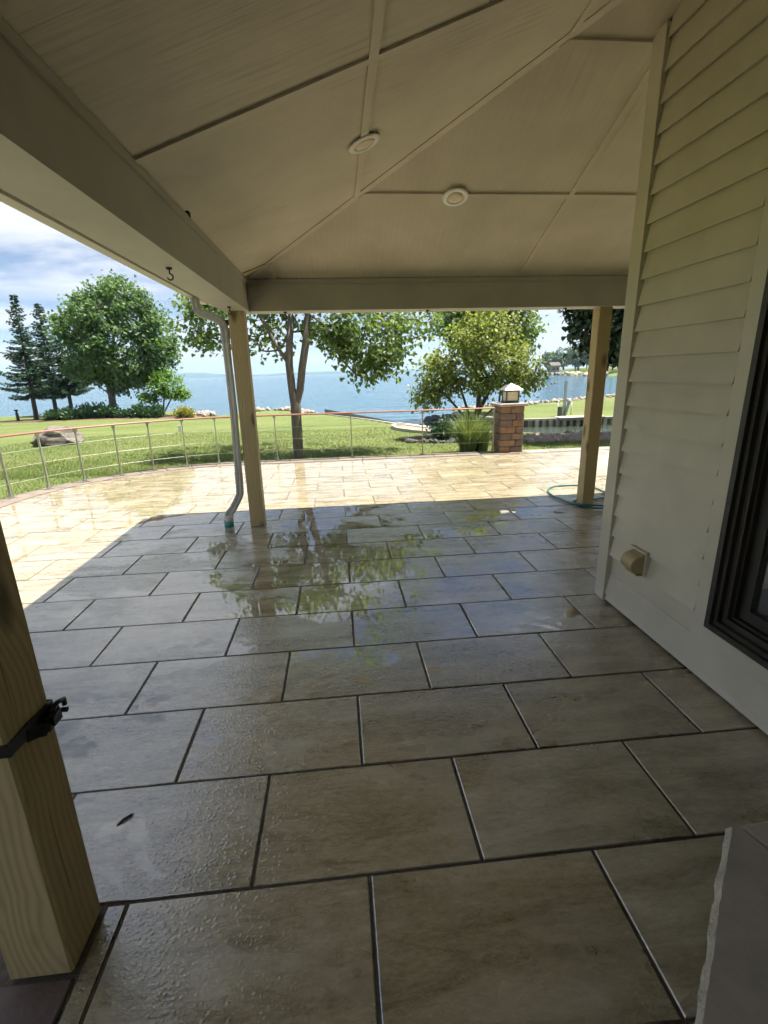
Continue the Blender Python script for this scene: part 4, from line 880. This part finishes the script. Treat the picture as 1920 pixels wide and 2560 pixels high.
def spruce(base, top, rmax, zlow, label, seed, lean=(0, 0)):
    r_ = np.random.default_rng(seed); t = thing('spruce_tree', base, label, 'spruce tree', 'spruces by the lake'); Hh = top-base[2]
    mb = MB(); bx, by, bz = base
    mb.tube([(bx+lean[0]*f, by+lean[1]*f, bz+Hh*f) for f in (0, .25, .5, .75, .98)], [0.15, 0.12, 0.085, 0.045, 0.012], 7, False)
    V = []; zc_ = bz+zlow
    while zc_ < top-0.12:
        f = (zc_-bz)/Hh; L_ = rmax*min(1.0, (1-f)/0.74)**0.9*r_.uniform(0.82, 1.15)
        if f < 0.25: L_ *= 0.85
        nb = int(6+6*(1-f))
        for k in range(nb):
            a = r_.uniform(0, 6.283); l = L_*r_.uniform(0.65, 1.12); d = np.array([math.cos(a), math.sin(a), 0]); s0 = np.array([bx+lean[0]*f, by+lean[1]*f, zc_+r_.uniform(-.1, .1)])
            m = max(3, int(l/0.13)); u = np.linspace(0.12, 1, m); dro = -0.30*(1-f*0.9)*l*u+0.26*l*u**2.4
            pts = s0+d*(l*u)[:, None]; pts[:, 2] += dro
            if l > 0.5: mb.tube([pts[0], pts[m//2], pts[-1]], [0.018, 0.012, 0.004], 4, False)
            sd = np.array([-d[1], d[0], 0])
            for p, uu in zip(pts, u):
                wd = (0.10+0.26*l*(1-uu)**0.8*0.6)
                for q_ in range(7):
                    s_ = 1 if r_.random() < .5 else -1; dirv = d*r_.uniform(0.4, 1)+sd*s_*r_.uniform(0.1, 1.0)+np.array([0, 0, r_.uniform(-0.55, 0.1)]); dirv /= np.linalg.norm(dirv)
                    ll = wd*r_.uniform(0.6, 1.1)+0.05; nrm_ = np.cross(dirv, r_.normal(0, 1, 3)); nrm_ /= np.linalg.norm(nrm_); o_ = p+r_.normal(0, 0.03, 3)
                    V += [o_, o_+dirv*ll*0.5+nrm_*0.035, o_+dirv*ll, o_+dirv*ll*0.5-nrm_*0.035]
        zc_ += 0.20+0.10*(1-f)
    link_mesh('trunk', mb.v, mb.f, mb.sm, M_barkd, t, base)
    V = np.array(V); np_mesh('crown', V, np.arange(len(V)), np.full(len(V)//4, 4), M_spruce, t, origin=base); return t
spruce((-19.45, 32.3, gz(-19.45, 32.3)-0.03), 6.8, 1.55, 1.55, 'leftmost tall pointed spruce on the lakeshore', 31, (0.25, 0))
spruce((-20.3, 36.2, gz(-20.3, 36.2)-0.03), 6.9, 1.9, 1.6, 'second pointed spruce, its top between the left spruce and the maple', 32, (0.3, 0))
spruce((-18.9, 35.6, gz(-18.9, 35.6)-0.03), 4.6, 1.9, 1.5, 'shorter dark spruce tucked against the left of the maple crown', 33, (0.15, 0))
# branch tip of a tree out of frame at the left margin
tb = (-26.5, 33.5, gz(-26.5, 33.5)-0.05); r_ = np.random.default_rng(27)
tree('birch_tree', tb, [([tb, (-26.5, 33.5, 1.2), (-26.4, 33.5, 3.0)], -1)], blob_targets([((-26.3, 33.5, 3.0), (2.3, 1.8, 2.0), 110)], 1, r_), OVAL, 0.24, 20, (0.2, 0.2, 0.17), M_lime, M_barkd, 0.12, 0.01, 'yellowish tree edge at the far left margin of the lawn', seed=10)

def shrub(name, c, rad, n, mat, label, seed, shape=OVAL, size=0.11, cat='shrub', group=None, up_=0.5):
    r_ = np.random.default_rng(seed); zb = gz(c[0], c[1]); t = thing(name, (c[0], c[1], zb), label, cat, group); mb = MB(); P = []; O = []
    nst = 14
    for k in range(nst):
        a = r_.uniform(0, 6.283); rr = math.sqrt(r_.random())*0.8; e = np.array([c[0]+rad[0]*rr*math.cos(a), c[1]+rad[1]*rr*math.sin(a), zb+rad[2]*(1.25-0.6*rr)*r_.uniform(0.75, 1.1)]); s0 = np.array([c[0]+0.15*rad[0]*math.cos(a), c[1]+0.15*rad[1]*math.sin(a), zb-0.03])
        mb.tube([s0, (s0+e)/2+np.array([0, 0, 0.08*rad[2]]), e], [0.012, 0.009, 0.004], 4, False)
        f = r_.uniform(0.15, 1.05, n//nst)[:, None]; q = s0+(e-s0)*f+r_.normal(0, 1, (n//nst, 3))*np.array([rad[0], rad[1], rad[2]])*0.22; q[:, 2] = np.maximum(q[:, 2], zb+0.02); P.append(q); d = q-np.array([c[0], c[1], zb]); d /= np.linalg.norm(d, axis=1)[:, None]; O.append(d)
    link_mesh('stems', mb.v, mb.f, mb.sm, M_barkd, t, (c[0], c[1], zb)); P = np.concatenate(P); O = np.concatenate(O)
    build_leaves('foliage', [leaf_cloud(P, size, shape, O*1.2+np.array([0, 0, up_]), r_, 0.0)], mat, t); return t
GB = 'shrubs in the bed under the maple'
for i, (x, y, rx, rzz, lb) in enumerate([(-17.1, 30.2, 0.75, 0.42, 'low dark shrub at the left end of the bed under the spruces'), (-16.0, 30.0, 0.75, 0.45, 'dark rounded shrub in the bed left of the maple trunk'), (-15.0, 30.3, 0.8, 0.62, 'taller grassy dark shrub just left of the maple trunk'), (-14.1, 30.2, 0.75, 0.60, 'grassy dark shrub in front of the maple trunk'), (-12.9, 30.2, 0.6, 0.34, 'small dark shrub right of the maple trunk'), (-12.0, 30.0, 0.8, 0.55, 'dark grassy shrub left of the small bright tree'), (-11.2, 29.9, 0.6, 0.5, 'dark upright shrub under the small bright tree')]):
    shrub('shrub', (x, y), (rx, 0.6, rzz), 1300, M_shrub, lb, 50+i, DIA, 0.20, group=GB, up_=1.2)
shrub('yellow_shrub', (-9.0, 28.4), (0.72, 0.6, 0.50), 1400, M_shruby, 'yellowish shrub at the right end of the lakeside bed', 60, OVAL, 0.13)
shrub('shrub', (2.75, 11.6), (0.55, 0.5, 0.42), 1300, M_shrub, 'leafy green shrub left of the ornamental grass by the bollard light', 61, OVAL, 0.09)

def clump(name, c, n, hgt, spread, mat, label, seed, wd=0.007, cat='ornamental grass'):
    r_ = np.random.default_rng(seed); zb = gz(c[0], c[1])-0.02; t = thing(name, (c[0], c[1], zb), label, cat); V = []; L = []; S = []; o = 0
    for k in range(n):
        a = r_.uniform(0, 6.283); b = np.array([c[0], c[1], zb])+np.array([math.cos(a), math.sin(a), 0])*r_.uniform(0, 0.16); a2 = a+r_.normal(0, 0.5); out = np.array([math.cos(a2), math.sin(a2), 0]); sd = np.array([-out[1], out[0], 0]); h = hgt*r_.uniform(0.55, 1.1); sp = spread*r_.uniform(0.15, 1.1)
        pts = [b+out*sp*u**2.0+np.array([0, 0, h*(u-0.28*u**3*(sp/spread))]) for u in (0, .3, .55, .8, 1.0)]; w_ = [wd, wd*1.1, wd*0.9, wd*0.6, 0.0008]
        for p, ww in zip(pts, w_): V += [p-sd*ww, p+sd*ww]
        for i in range(4): L += [o+2*i, o+2*i+1, o+2*i+3, o+2*i+2]; S.append(4)
        o += 10
    np_mesh('blades', np.array(V), L, S, mat, t, origin=(c[0], c[1], zb)); return t
clump('ornamental_grass', (2.72, 8.95), 620, 1.0, 0.55, M_reed, 'tall feathery ornamental grass clump left of the block pillar', 71)
clump('ornamental_grass', (3.06, 9.1), 420, 0.95, 0.42, M_reed, 'feathery grass clump close behind the railing end and pillar', 72)

# lawn blades nearest the patio (uncountable)
n = 90000; bx_ = rng.uniform(-10.5, 7.0, n); by_ = 8.0+rng.random(n)**1.6*9.0
ok = (seg_dist(bx_, by_, SHORE) < -0.2) & ~((by_ > 10.4) & (bx_ > 4.5)); dc = np.hypot(bx_-AC[0], by_-AC[1])
ok &= np.where((bx_ < AC[0]), dc > RO+0.01, by_ > AC[1]+RO+0.01); bx_, by_ = bx_[ok], by_[ok]
more = 22000; a_ = rng.uniform(R(90), R(185), more); rr_ = RO+0.01+rng.random(more)**1.5*4; bx2 = AC[0]+rr_*np.cos(a_); by2 = AC[1]+rr_*np.sin(a_)
bx_ = np.concatenate([bx_, bx2]); by_ = np.concatenate([by_, by2]); n = len(bx_)
zb = ground_z(bx_, by_)-0.006; a_ = rng.uniform(0, 6.283, n); h_ = rng.uniform(0.03, 0.065, n); ln2 = rng.normal(0, 0.02, (n, 2)); wd = 0.0045
p0 = np.stack([bx_, by_, zb], 1); sd = np.stack([np.cos(a_), np.sin(a_), 0*a_], 1)*wd; tp = p0+np.stack([ln2[:, 0], ln2[:, 1], h_], 1)
V = np.stack([p0-sd, p0+sd, tp], 1).reshape(-1, 3); gb = np_mesh('grass_blades', V, np.arange(len(V)), np.full(n, 3), M_blade); tag(gb, 'short grass blades of the lawn beside the patio', 'grass', kind='stuff')

# ------------------------------------------------------------------ rocks
def rock_mesh(seed, mat, sx=1, sy=1, sz=0.75, rough=0.22, sub=2, cuts=7):
    import bmesh
    r_ = np.random.default_rng(seed); bm = bmesh.new(); bmesh.ops.create_icosphere(bm, subdivisions=sub, radius=1.0)
    pl_ = [(np.array(v)/np.linalg.norm(v), r_.uniform(0.55, 0.9)) for v in r_.normal(0, 1, (cuts, 3))]
    for v in bm.verts:
        p = np.array(v.co)
        for nn, d in pl_:
            k = p@nn
            if k > d: p = p-nn*(k-d)
        p = p*(1+r_.normal(0, rough*0.12)); v.co = (p[0]*sx, p[1]*sy, p[2]*sz)
    me = bpy.data.meshes.new('rock'); bm.to_mesh(me); bm.free(); me.materials.append(mat); return me
rocks = [rock_mesh(100+i, M_rock) for i in range(5)]; rocksd = [rock_mesh(110+i, M_rockd) for i in range(3)]
def rock_bank(name, line, n, size, label, meshes, seed, width=0.7, z=None, cat='rocks'):
    r_ = np.random.default_rng(seed); c = line[len(line)//2]; t = thing(name, (c[0], c[1], ZW), label, cat); seg = [math.dist(a, b) for a, b in zip(line[:-1], line[1:])]; tot = sum(seg)
    for k in range(n):
        s_ = (k+r_.uniform(-0.3, 0.3)+0.5)/n*tot; i = 0
        while i < len(seg)-1 and s_ > seg[i]: s_ -= seg[i]; i += 1
        a, b = line[i], line[i+1]; f = s_/seg[i]; o2 = r_.normal(0, width*0.5); dx, dy = (b[0]-a[0])/seg[i], (b[1]-a[1])/seg[i]
        x, y = a[0]+(b[0]-a[0])*f-dy*o2, a[1]+(b[1]-a[1])*f+dx*o2; s = size*r_.uniform(0.6, 1.35)
        o = bpy.data.objects.new('rock', meshes[int(r_.integers(len(meshes)))]); col.objects.link(o); o.parent = t; zz_ = (z if z is not None else max(gz(x, y), ZW))+s*0.28
        o.location = Vector((x, y, zz_))-Vector(t.location); o.scale = (s, s*r_.uniform(0.7, 1), s*r_.uniform(0.7, 1)); o.rotation_euler = tuple(r_.uniform(0, 6.28, 3)*np.array([0.15, 0.15, 1]))
rock_bank('rock_revetment', [(-6.6, 31.1), (-6.2, 32.6), (-5.6, 34.2), (-4.6, 34.2), (-3.5, 33.6), (-2.4, 31.8), (-1.7, 29.9), (-1.15, 27.9)], 120, 0.19, 'band of pale pinkish rocks round the end of the lawn point', rocks, 1, 0.8)
rock_bank('rock_group', [(-9.6, 32.0), (-8.6, 31.2), (-7.8, 30.4)], 20, 0.26, 'pale rocks piled behind the yellowish shrub at the water', rocks, 2, 0.8)
rock_bank('rock_shore', [(7.6, 30.6), (9.4, 32.6), (13.5, 33.4), (20.0, 37.2), (30, 43.1)], 150, 0.20, 'line of pale rocks along the far edge of the grassy point', rocks, 3, 0.7, -0.95)
rock_bank('dark_rocks', [(5.0, 26.6), (6.2, 27.6), (7.0, 28.5), (7.3, 27.0)], 22, 0.26, 'dark low rocks in the water off the tip of the grassy point', rocksd, 4, 0.8, -1.25)
rock_bank('far_rocks', [(130, 298), (116, 273), (98, 221), (90, 185), (86.5, 165), (86, 148)], 70, 1.1, 'grey rocks along the far bank across the bay', rocks, 5, 2.5, -1.2)
rock_bank('cobble_heap', [(4.6, 11.3), (5.3, 11.0), (6.0, 11.2), (6.6, 10.9), (7.4, 11.0)], 90, 0.085, 'heap of small pinkish cobbles in the bed along the canal edge', rocks, 6, 0.75)
rock_bank('bed_edging_rocks', [(1.75, 11.75), (2.1, 11.35), (2.7, 11.15), (3.3, 11.1), (3.9, 11.3)], 22, 0.10, 'dark rough stones edging the bed under the yellow-green small tree', rocksd, 7, 0.12)
# boulder on the lawn
import bmesh
def boulder():
    r_ = np.random.default_rng(12); bm = bmesh.new(); bmesh.ops.create_icosphere(bm, subdivisions=5, radius=1.0)
    pl_ = [((0, 0, 1), 0.86), ((0.25, -0.35, 0.9), 0.80), ((-0.75, -0.3, 0.55), 0.70), ((0.85, -0.2, 0.45), 0.66), ((0.1, -1, 0.1), 0.72), ((-0.5, -0.8, -0.35), 0.78), ((0.6, -0.75, -0.25), 0.80), ((-1, 0, -0.1), 0.86), ((1, 0.1, -0.1), 0.92), ((0, 0, -1), 0.55)]
    from mathutils import noise as mn
    for v in bm.verts:
        p = Vector(v.co)
        for nn, d in pl_:
            nn = Vector(nn).normalized(); k = p.dot(nn)
            if k > d: p -= nn*(k-d)
        lay = math.sin((p.z*0.95+p.x*0.22)*17+2*mn.noise(p*2.0))
        p *= 1+0.10*mn.fractal(p*1.7, 0.9, 2.0, 5)+0.012*lay; v.co = (p.x*0.76, p.y*0.62, p.z*0.46)
    me = bpy.data.meshes.new('boulder')
    bm.to_mesh(me); bm.free(); me.polygons.foreach_set('use_smooth', [True]*len(me.polygons)); return me
mB, ntB, bB, _ = newmat('layered_boulder'); tB = nd(ntB, 'ShaderNodeTexCoord')
sB = noise(ntB, vmap(ntB, tB.outputs['Object'], (1.2, 1.2, 7), rot=(0.1, 0.22, 0)), 2.2, 7, 0.65, 0.5); kB = noise(ntB, tB.outputs['Object'], 4, 6, 0.65)
cB = ramp(ntB, math_(ntB, 'ADD', math_(ntB, 'MULTIPLY', sB, 0.65), math_(ntB, 'MULTIPLY', kB, 0.4)), [(0.40, (0.040, 0.034, 0.028)), (0.5, (0.125, 0.112, 0.096)), (0.66, (0.23, 0.21, 0.18))])
setin(ntB, bB, Base_Color=cB, Roughness=0.85); bump(ntB, bB, math_(ntB, 'ADD', sB, kB), 0.8, 0.06)
me = boulder(); me.materials.append(mB); bo = bpy.data.objects.new('boulder', me); col.objects.link(bo); bo.location = (-8.63, 14.5, gz(-8.63, 14.5)+0.16); bo.rotation_euler = (0, 0.06, 0.1)
tag(bo, 'big grey layered boulder lying on the lawn behind the railing', 'boulder')

# ------------------------------------------------------------------ beds, landing, seawall, canal bits
def sheet(name, poly, dz, mat, label, cat, kind='structure', z=None):
    m2 = MB(); c = (sum(p[0] for p in poly)/len(poly), sum(p[1] for p in poly)/len(poly)); n = len(poly); v = []
    for f in (1.0, 0.9, 0.6, 0.3):
        for x, y in poly:
            xx, yy = c[0]+(x-c[0])*f, c[1]+(y-c[1])*f; v.append((xx, yy, (gz(xx, yy) if z is None else z)+dz*(1 if f < 1 else -1)))
    v.append((c[0], c[1], (gz(*c) if z is None else z)+dz)); fcs = [(k*n+i, k*n+(i+1) % n, (k+1)*n+(i+1) % n, (k+1)*n+i) for k in range(3) for i in range(n)]+[(3*n+i, 3*n+(i+1) % n, 4*n) for i in range(n)]
    m2.add(v, fcs, True); return obj(name, m2, mat, None, label, cat, kind=kind)
def oval(cx, cy_, rx, ry, n=28, jit=0.06, seed=0):
    r_ = np.random.default_rng(seed); return [(cx+rx*math.cos(2*math.pi*i/n)*(1+r_.normal(0, jit)), cy_+ry*math.sin(2*math.pi*i/n)*(1+r_.normal(0, jit))) for i in range(n)]
sheet('planting_bed', oval(-14.0, 31.0, 6.6, 2.0, seed=1), 0.05, M_mulch, 'dark mulch bed under the lakeside trees', 'planting bed')
sheet('planting_bed', oval(3.2, 12.2, 1.55, 1.0, seed=2), 0.04, M_mulch, 'dark bark bed under the yellow-green small tree', 'planting bed')
sheet('pebble_bed', [(4.3, 10.75), (5.2, 10.5), (6.2, 10.3), (8, 10.1), (9.5, 10.3), (9.5, 11.6), (7.6, 11.75), (6.3, 11.7), (5.4, 12.2), (4.6, 12.0)], 0.05, M_pebble, 'bed of pinkish pebbles and litter along the canal edge', 'planting bed')
sheet('landing', [(2.10, 16.9), (1.98, 16.2), (2.08, 15.3), (2.5, 14.3), (3.0, 13.6), (3.6, 13.4), (3.75, 13.9), (3.2, 14.9), (2.35, 17.3)], 0.03, M_path, 'tan paved landing curving beside the seawall', 'path')
m2 = MB(); m2.tube([(2.34, 17.3, gz(2.3, 17.2)+0.05), (2.06, 16.85, gz(2, 16.8)+0.07), (1.95, 16.2, gz(1.95, 16.2)+0.06), (2.05, 15.3, gz(2, 15.3)+0.05), (2.5, 14.3, gz(2.5, 14.3)+0.04), (3.0, 13.55, gz(3, 13.5)+0.04)], 0, sect=[(-0.08, -0.05), (0.08, -0.05), (0.08, 0.05), (-0.08, 0.05)], smooth=False); obj('landing_kerb', m2, M_conc, None, 'pale curved kerb round the paved landing by the seawall', 'kerb')
swl = thing('seawall', (1.2, 21.2, ZW), 'pale concrete seawall capping the lawn edge diagonally at the lake', 'seawall')
line = [(-0.9, 27.0), (0.15, 24.1), (1.18, 21.3), (2.36, 17.7), (3.35, 15.0), (4.3, 14.25)]
m2 = MB(); m2.tube([(x+0.14, y+0.06, gz(x-0.3, y-0.1)-0.02) for x, y in line], 0, sect=[(-0.17, -0.06), (0.17, -0.06), (0.17, 0.05), (-0.17, 0.05)], smooth=False); obj('cap', m2, M_conc, swl)
m2 = MB()
m2.loft([[(x+0.12, y+0.05, zz_) for x, y in line] for zz_ in (-1.6, -0.35)], False, False, False); obj('face', m2, M_piled, swl)
# canal wall on the far side with piles
cw = thing('canal_wall', (10.5, 22.8, ZW), 'timber sheet-pile canal wall with pale cap beyond the pillar', 'canal wall')
ln_w = [(7.05, 28.2), (7.47, 26.3), (8.19, 24.56), (9.56, 22.85), (12.0, 22.8), (14.5, 22.6), (24, 22.2)]
m2 = MB(); m2.tube([(x, y, -0.93) for x, y in ln_w], 0, sect=[(-0.14, -0.05), (0.14, -0.05), (0.14, 0.05), (-0.14, 0.05)], smooth=False); obj('cap', m2, M_conc, cw)
x = 9.6
while x < 17:
    yb = 22.85-0.02*(x-9.6); wdt = 0.36
    m2 = MB(); m2.box(x, x+wdt*0.5, yb-0.16, yb-0.02, -1.7, -0.985); obj('pile', m2, M_pile, cw)
    m2 = MB(); m2.box(x+wdt*0.5+0.004, x+wdt*0.97, yb-0.06, yb+0.02, -1.7, -0.99); obj('panel', m2, M_piled, cw); x += wdt
m2 = MB(); m2.loft([[(a, b, z_) for a, b in ln_w[:4]] for z_ in (-1.7, -0.985)], False, False, False); obj('panel', m2, M_piled, cw)
# dock platform + boat hoist
dk = thing('dock_platform', (12.2, 22.9, -0.9), 'small grey plank platform on the canal wall under the hoist pole', 'dock')
for i in range(9):
    m2 = MB(); m2.box(11.15+i*0.26, 11.39+i*0.26, 22.35, 23.2, -0.868, -0.835); obj('plank', m2, M_dock, dk)
m2 = MB(); m2.box(11.12, 13.5, 22.4, 22.5, -0.98, -0.872); obj('beam', m2, M_pile, dk); m2 = MB(); m2.box(11.12, 13.5, 23.05, 23.15, -0.98, -0.872); obj('beam', m2, M_pile, dk)
hs = thing('boat_hoist', (12.1, 24.1, -0.93), 'tall grey hoist pole with winch standing by the canal', 'hoist')
m2 = MB(); m2.box(12.05, 12.17, 24.05, 24.17, -0.94, 0.93); obj('pole', m2, M_grey, hs)
m2 = MB(); m2.tube([(12.12, 24.0, -0.9), (12.22, 24.0, -0.55), (12.28, 24.0, -0.25)], 0.075, 8); obj('brace', m2, M_grey, hs)
m2 = MB(); m2.cyl((12.30, 24.0), 0.10, 0.10, -0.28, -0.02, 12); obj('winch', m2, M_grey, hs)
m2 = MB(); m2.box(11.78, 11.94, 23.95, 24.15, -0.94, -0.42); obj('housing', m2, M_piled, hs)
for (x, y, zt_, lb) in ((11.85, 24.3, -0.22, 'thin white pole left of the hoist pole'), (12.6, 24.3, -0.18, 'thin white pole right of the hoist pole'), (16.2, 24.6, -0.10, 'thin white pole seen between right post and house corner')):
    m2 = MB(); m2.cyl((x, y), 0.03, 0.03, -0.96, zt_, 8); m2.cyl((x, y), 0.04, 0.02, zt_, zt_+0.05, 8); obj('mooring_pole', m2, M_pvc, None, lb, 'pole', 'white poles by the canal')
dk = thing('boat_dock', (16.5, 23.6, -0.9), 'pale plank dock seen between right post and house corner', 'dock')
for i in range(8):
    m2 = MB(); m2.box(15.2+i*0.36, 15.53+i*0.36, 23.2, 24.4, -0.72, -0.68); obj('plank', m2, M_dock, dk)
m2 = MB(); m2.box(15.2, 18.0, 23.2, 23.3, -0.98, -0.725); obj('beam', m2, M_pile, dk); m2 = MB(); m2.box(15.2, 18.0, 24.3, 24.4, -0.98, -0.725); obj('beam', m2, M_pile, dk)
m2 = MB(); m2.tube([(7.05, 10.4, gz(7.05, 10.4)-0.02), (7.1, 10.45, 0.25), (7.2, 10.5, 0.62)], 0.013, 6); obj('stake', m2, M_iron, None, 'thin black leaning stake beside the house corner', 'stake')
# bollard lights, marker
def bollard(x, y, h, label, mat, cap):
    z = gz(x, y)-0.03; t = thing('bollard_light', (x, y, z), label, 'bollard light', 'bollard lights in the lawn'); m2 = MB(); m2.cyl((x, y), 0.085, 0.08, z, z+h*0.78, 12); m2.cyl((x, y), 0.055, 0.055, z+h*0.78, z+h*0.9, 12); obj('shaft', m2, mat, t)
    m2 = MB(); m2.cyl((x, y), 0.12, 0.10, z+h*0.9, z+h, 14); obj('cap', m2, cap, t)
bollard(-19.9, 31.2, 0.78, 'dark bollard light left of the left spruce trunk', M_iron, M_iron)
bollard(3.08, 13.2, 0.50, 'grey bollard light with pale cap on the paved landing', M_grey, M_pvc)
m2 = MB(); z = gz(-5.95, 17.65); m2.box(-6.02, -5.90, 17.62, 17.68, z-0.03, z+0.23); m2.box(-6.03, -5.89, 17.61, 17.69, z+0.23, z+0.245); obj('utility_marker', m2, M_pvc, None, 'small white box marker standing alone on the lawn', 'marker')
m2 = MB(); m2.tube([(-17.6, 31.2, gz(-17.6, 31.2)-0.02), (-17.6, 31.2, gz(-17.6, 31.2)+0.42)], 0.022, 6); m2.cyl((-17.6, 31.2), 0.07, 0.03, gz(-17.6, 31.2)+0.42, gz(-17.6, 31.2)+0.50, 8); obj('path_light', m2, M_iron, None, 'tiny dark path light between the spruce trunks', 'path light')

# ------------------------------------------------------------------ far shore things
fh = thing('far_house', (93.2, 206, -0.2), 'pale cottage with grey roof among trees on the far bank', 'house')
m2 = MB(); m2.box(91.5, 95, 204, 208, -0.2, 2.6); obj('wall', m2, M_house2, fh)
m2 = MB(); m2.add([(91, 203.5, 2.6), (95.5, 203.5, 2.6), (95.5, 208.5, 2.6), (91, 208.5, 2.6), (91, 206, 4.0), (95.5, 206, 4.0)], [(0, 1, 5, 4), (2, 3, 4, 5), (1, 2, 5), (3, 0, 4), (3, 2, 1, 0)]); obj('roof', m2, M_shing, fh)
m2 = MB(); m2.box(92.1, 92.9, 203.95, 204.02, 0.8, 1.8); obj('window', m2, M_int, fh); m2 = MB(); m2.box(93.7, 94.5, 203.95, 204.02, 0.8, 1.8); obj('window', m2, M_int, fh)
r_ = np.random.default_rng(77); spots = [(136, 300), (124, 282), (115, 262), (121, 256), (108, 246), (113, 238), (103, 224), (109, 216), (104, 208), (105, 196), (98, 193), (104, 186), (97, 176), (103, 172), (95, 163), (101, 158), (93, 152), (99, 148), (96, 140), (104, 136), (112, 200), (118, 225), (126, 250), (110, 170), (114, 152), (140, 280)]
words = ['rounded', 'broad', 'tall', 'narrow', 'low']
for i, (x, y) in enumerate(spots):
    hgt = r_.uniform(7.5, 11.0); rad = hgt*r_.uniform(0.38, 0.5); zb = 1.0; t = thing('far_tree', (x, y, zb), 'leafy tree in the wooded far bank across the bay', 'tree', 'trees on the far bank')
    tg_ = blob_targets([((x, y, zb+hgt*0.60), (rad, rad, hgt*0.40), 55), ((x+rad*0.4, y, zb+hgt*0.42), (rad*0.7, rad*0.7, hgt*0.25), 20)], 1, r_)
    mb = MB(); mb.tube([(x, y, zb-0.8), (x, y, zb+hgt*0.35), (x+0.2, y, zb+hgt*0.75)], [0.28, 0.2, 0.06], 6, False); link_mesh('trunk', mb.v, mb.f, mb.sm, M_barkd, t, (x, y, zb))
    P = np.concatenate([np.array(q)+r_.normal(0, 0.42, (16, 3)) for q in tg_]); O = P-np.array([x, y, zb+hgt*0.5]); O /= np.linalg.norm(O, axis=1)[:, None]
    build_leaves('crown', [leaf_cloud(P, 0.75, OVAL, O, r_, 0.2)], M_far, t)

# ------------------------------------------------------------------ haze over the lake
HAZE = True
if HAZE:
    hz = MB(); hz.box(-4600, 1500, -90, 4500, ZW-3.5, 62); mh = bpy.data.materials.new('thin_haze'); mh.use_nodes = True; nth = mh.node_tree; nth.nodes.clear()
    oh = nd(nth, 'ShaderNodeOutputMaterial'); vh = nd(nth, 'ShaderNodeVolumePrincipled', {'Color': (0.50, 0.76, 1.0, 1), 'Density': 0.00026, 'Anisotropy': 0.2}); nth.links.new(vh.outputs[0], oh.inputs['Volume'])
    obj('haze', hz, mh, None, 'thin bluish haze over the lake', 'haze', kind='stuff')
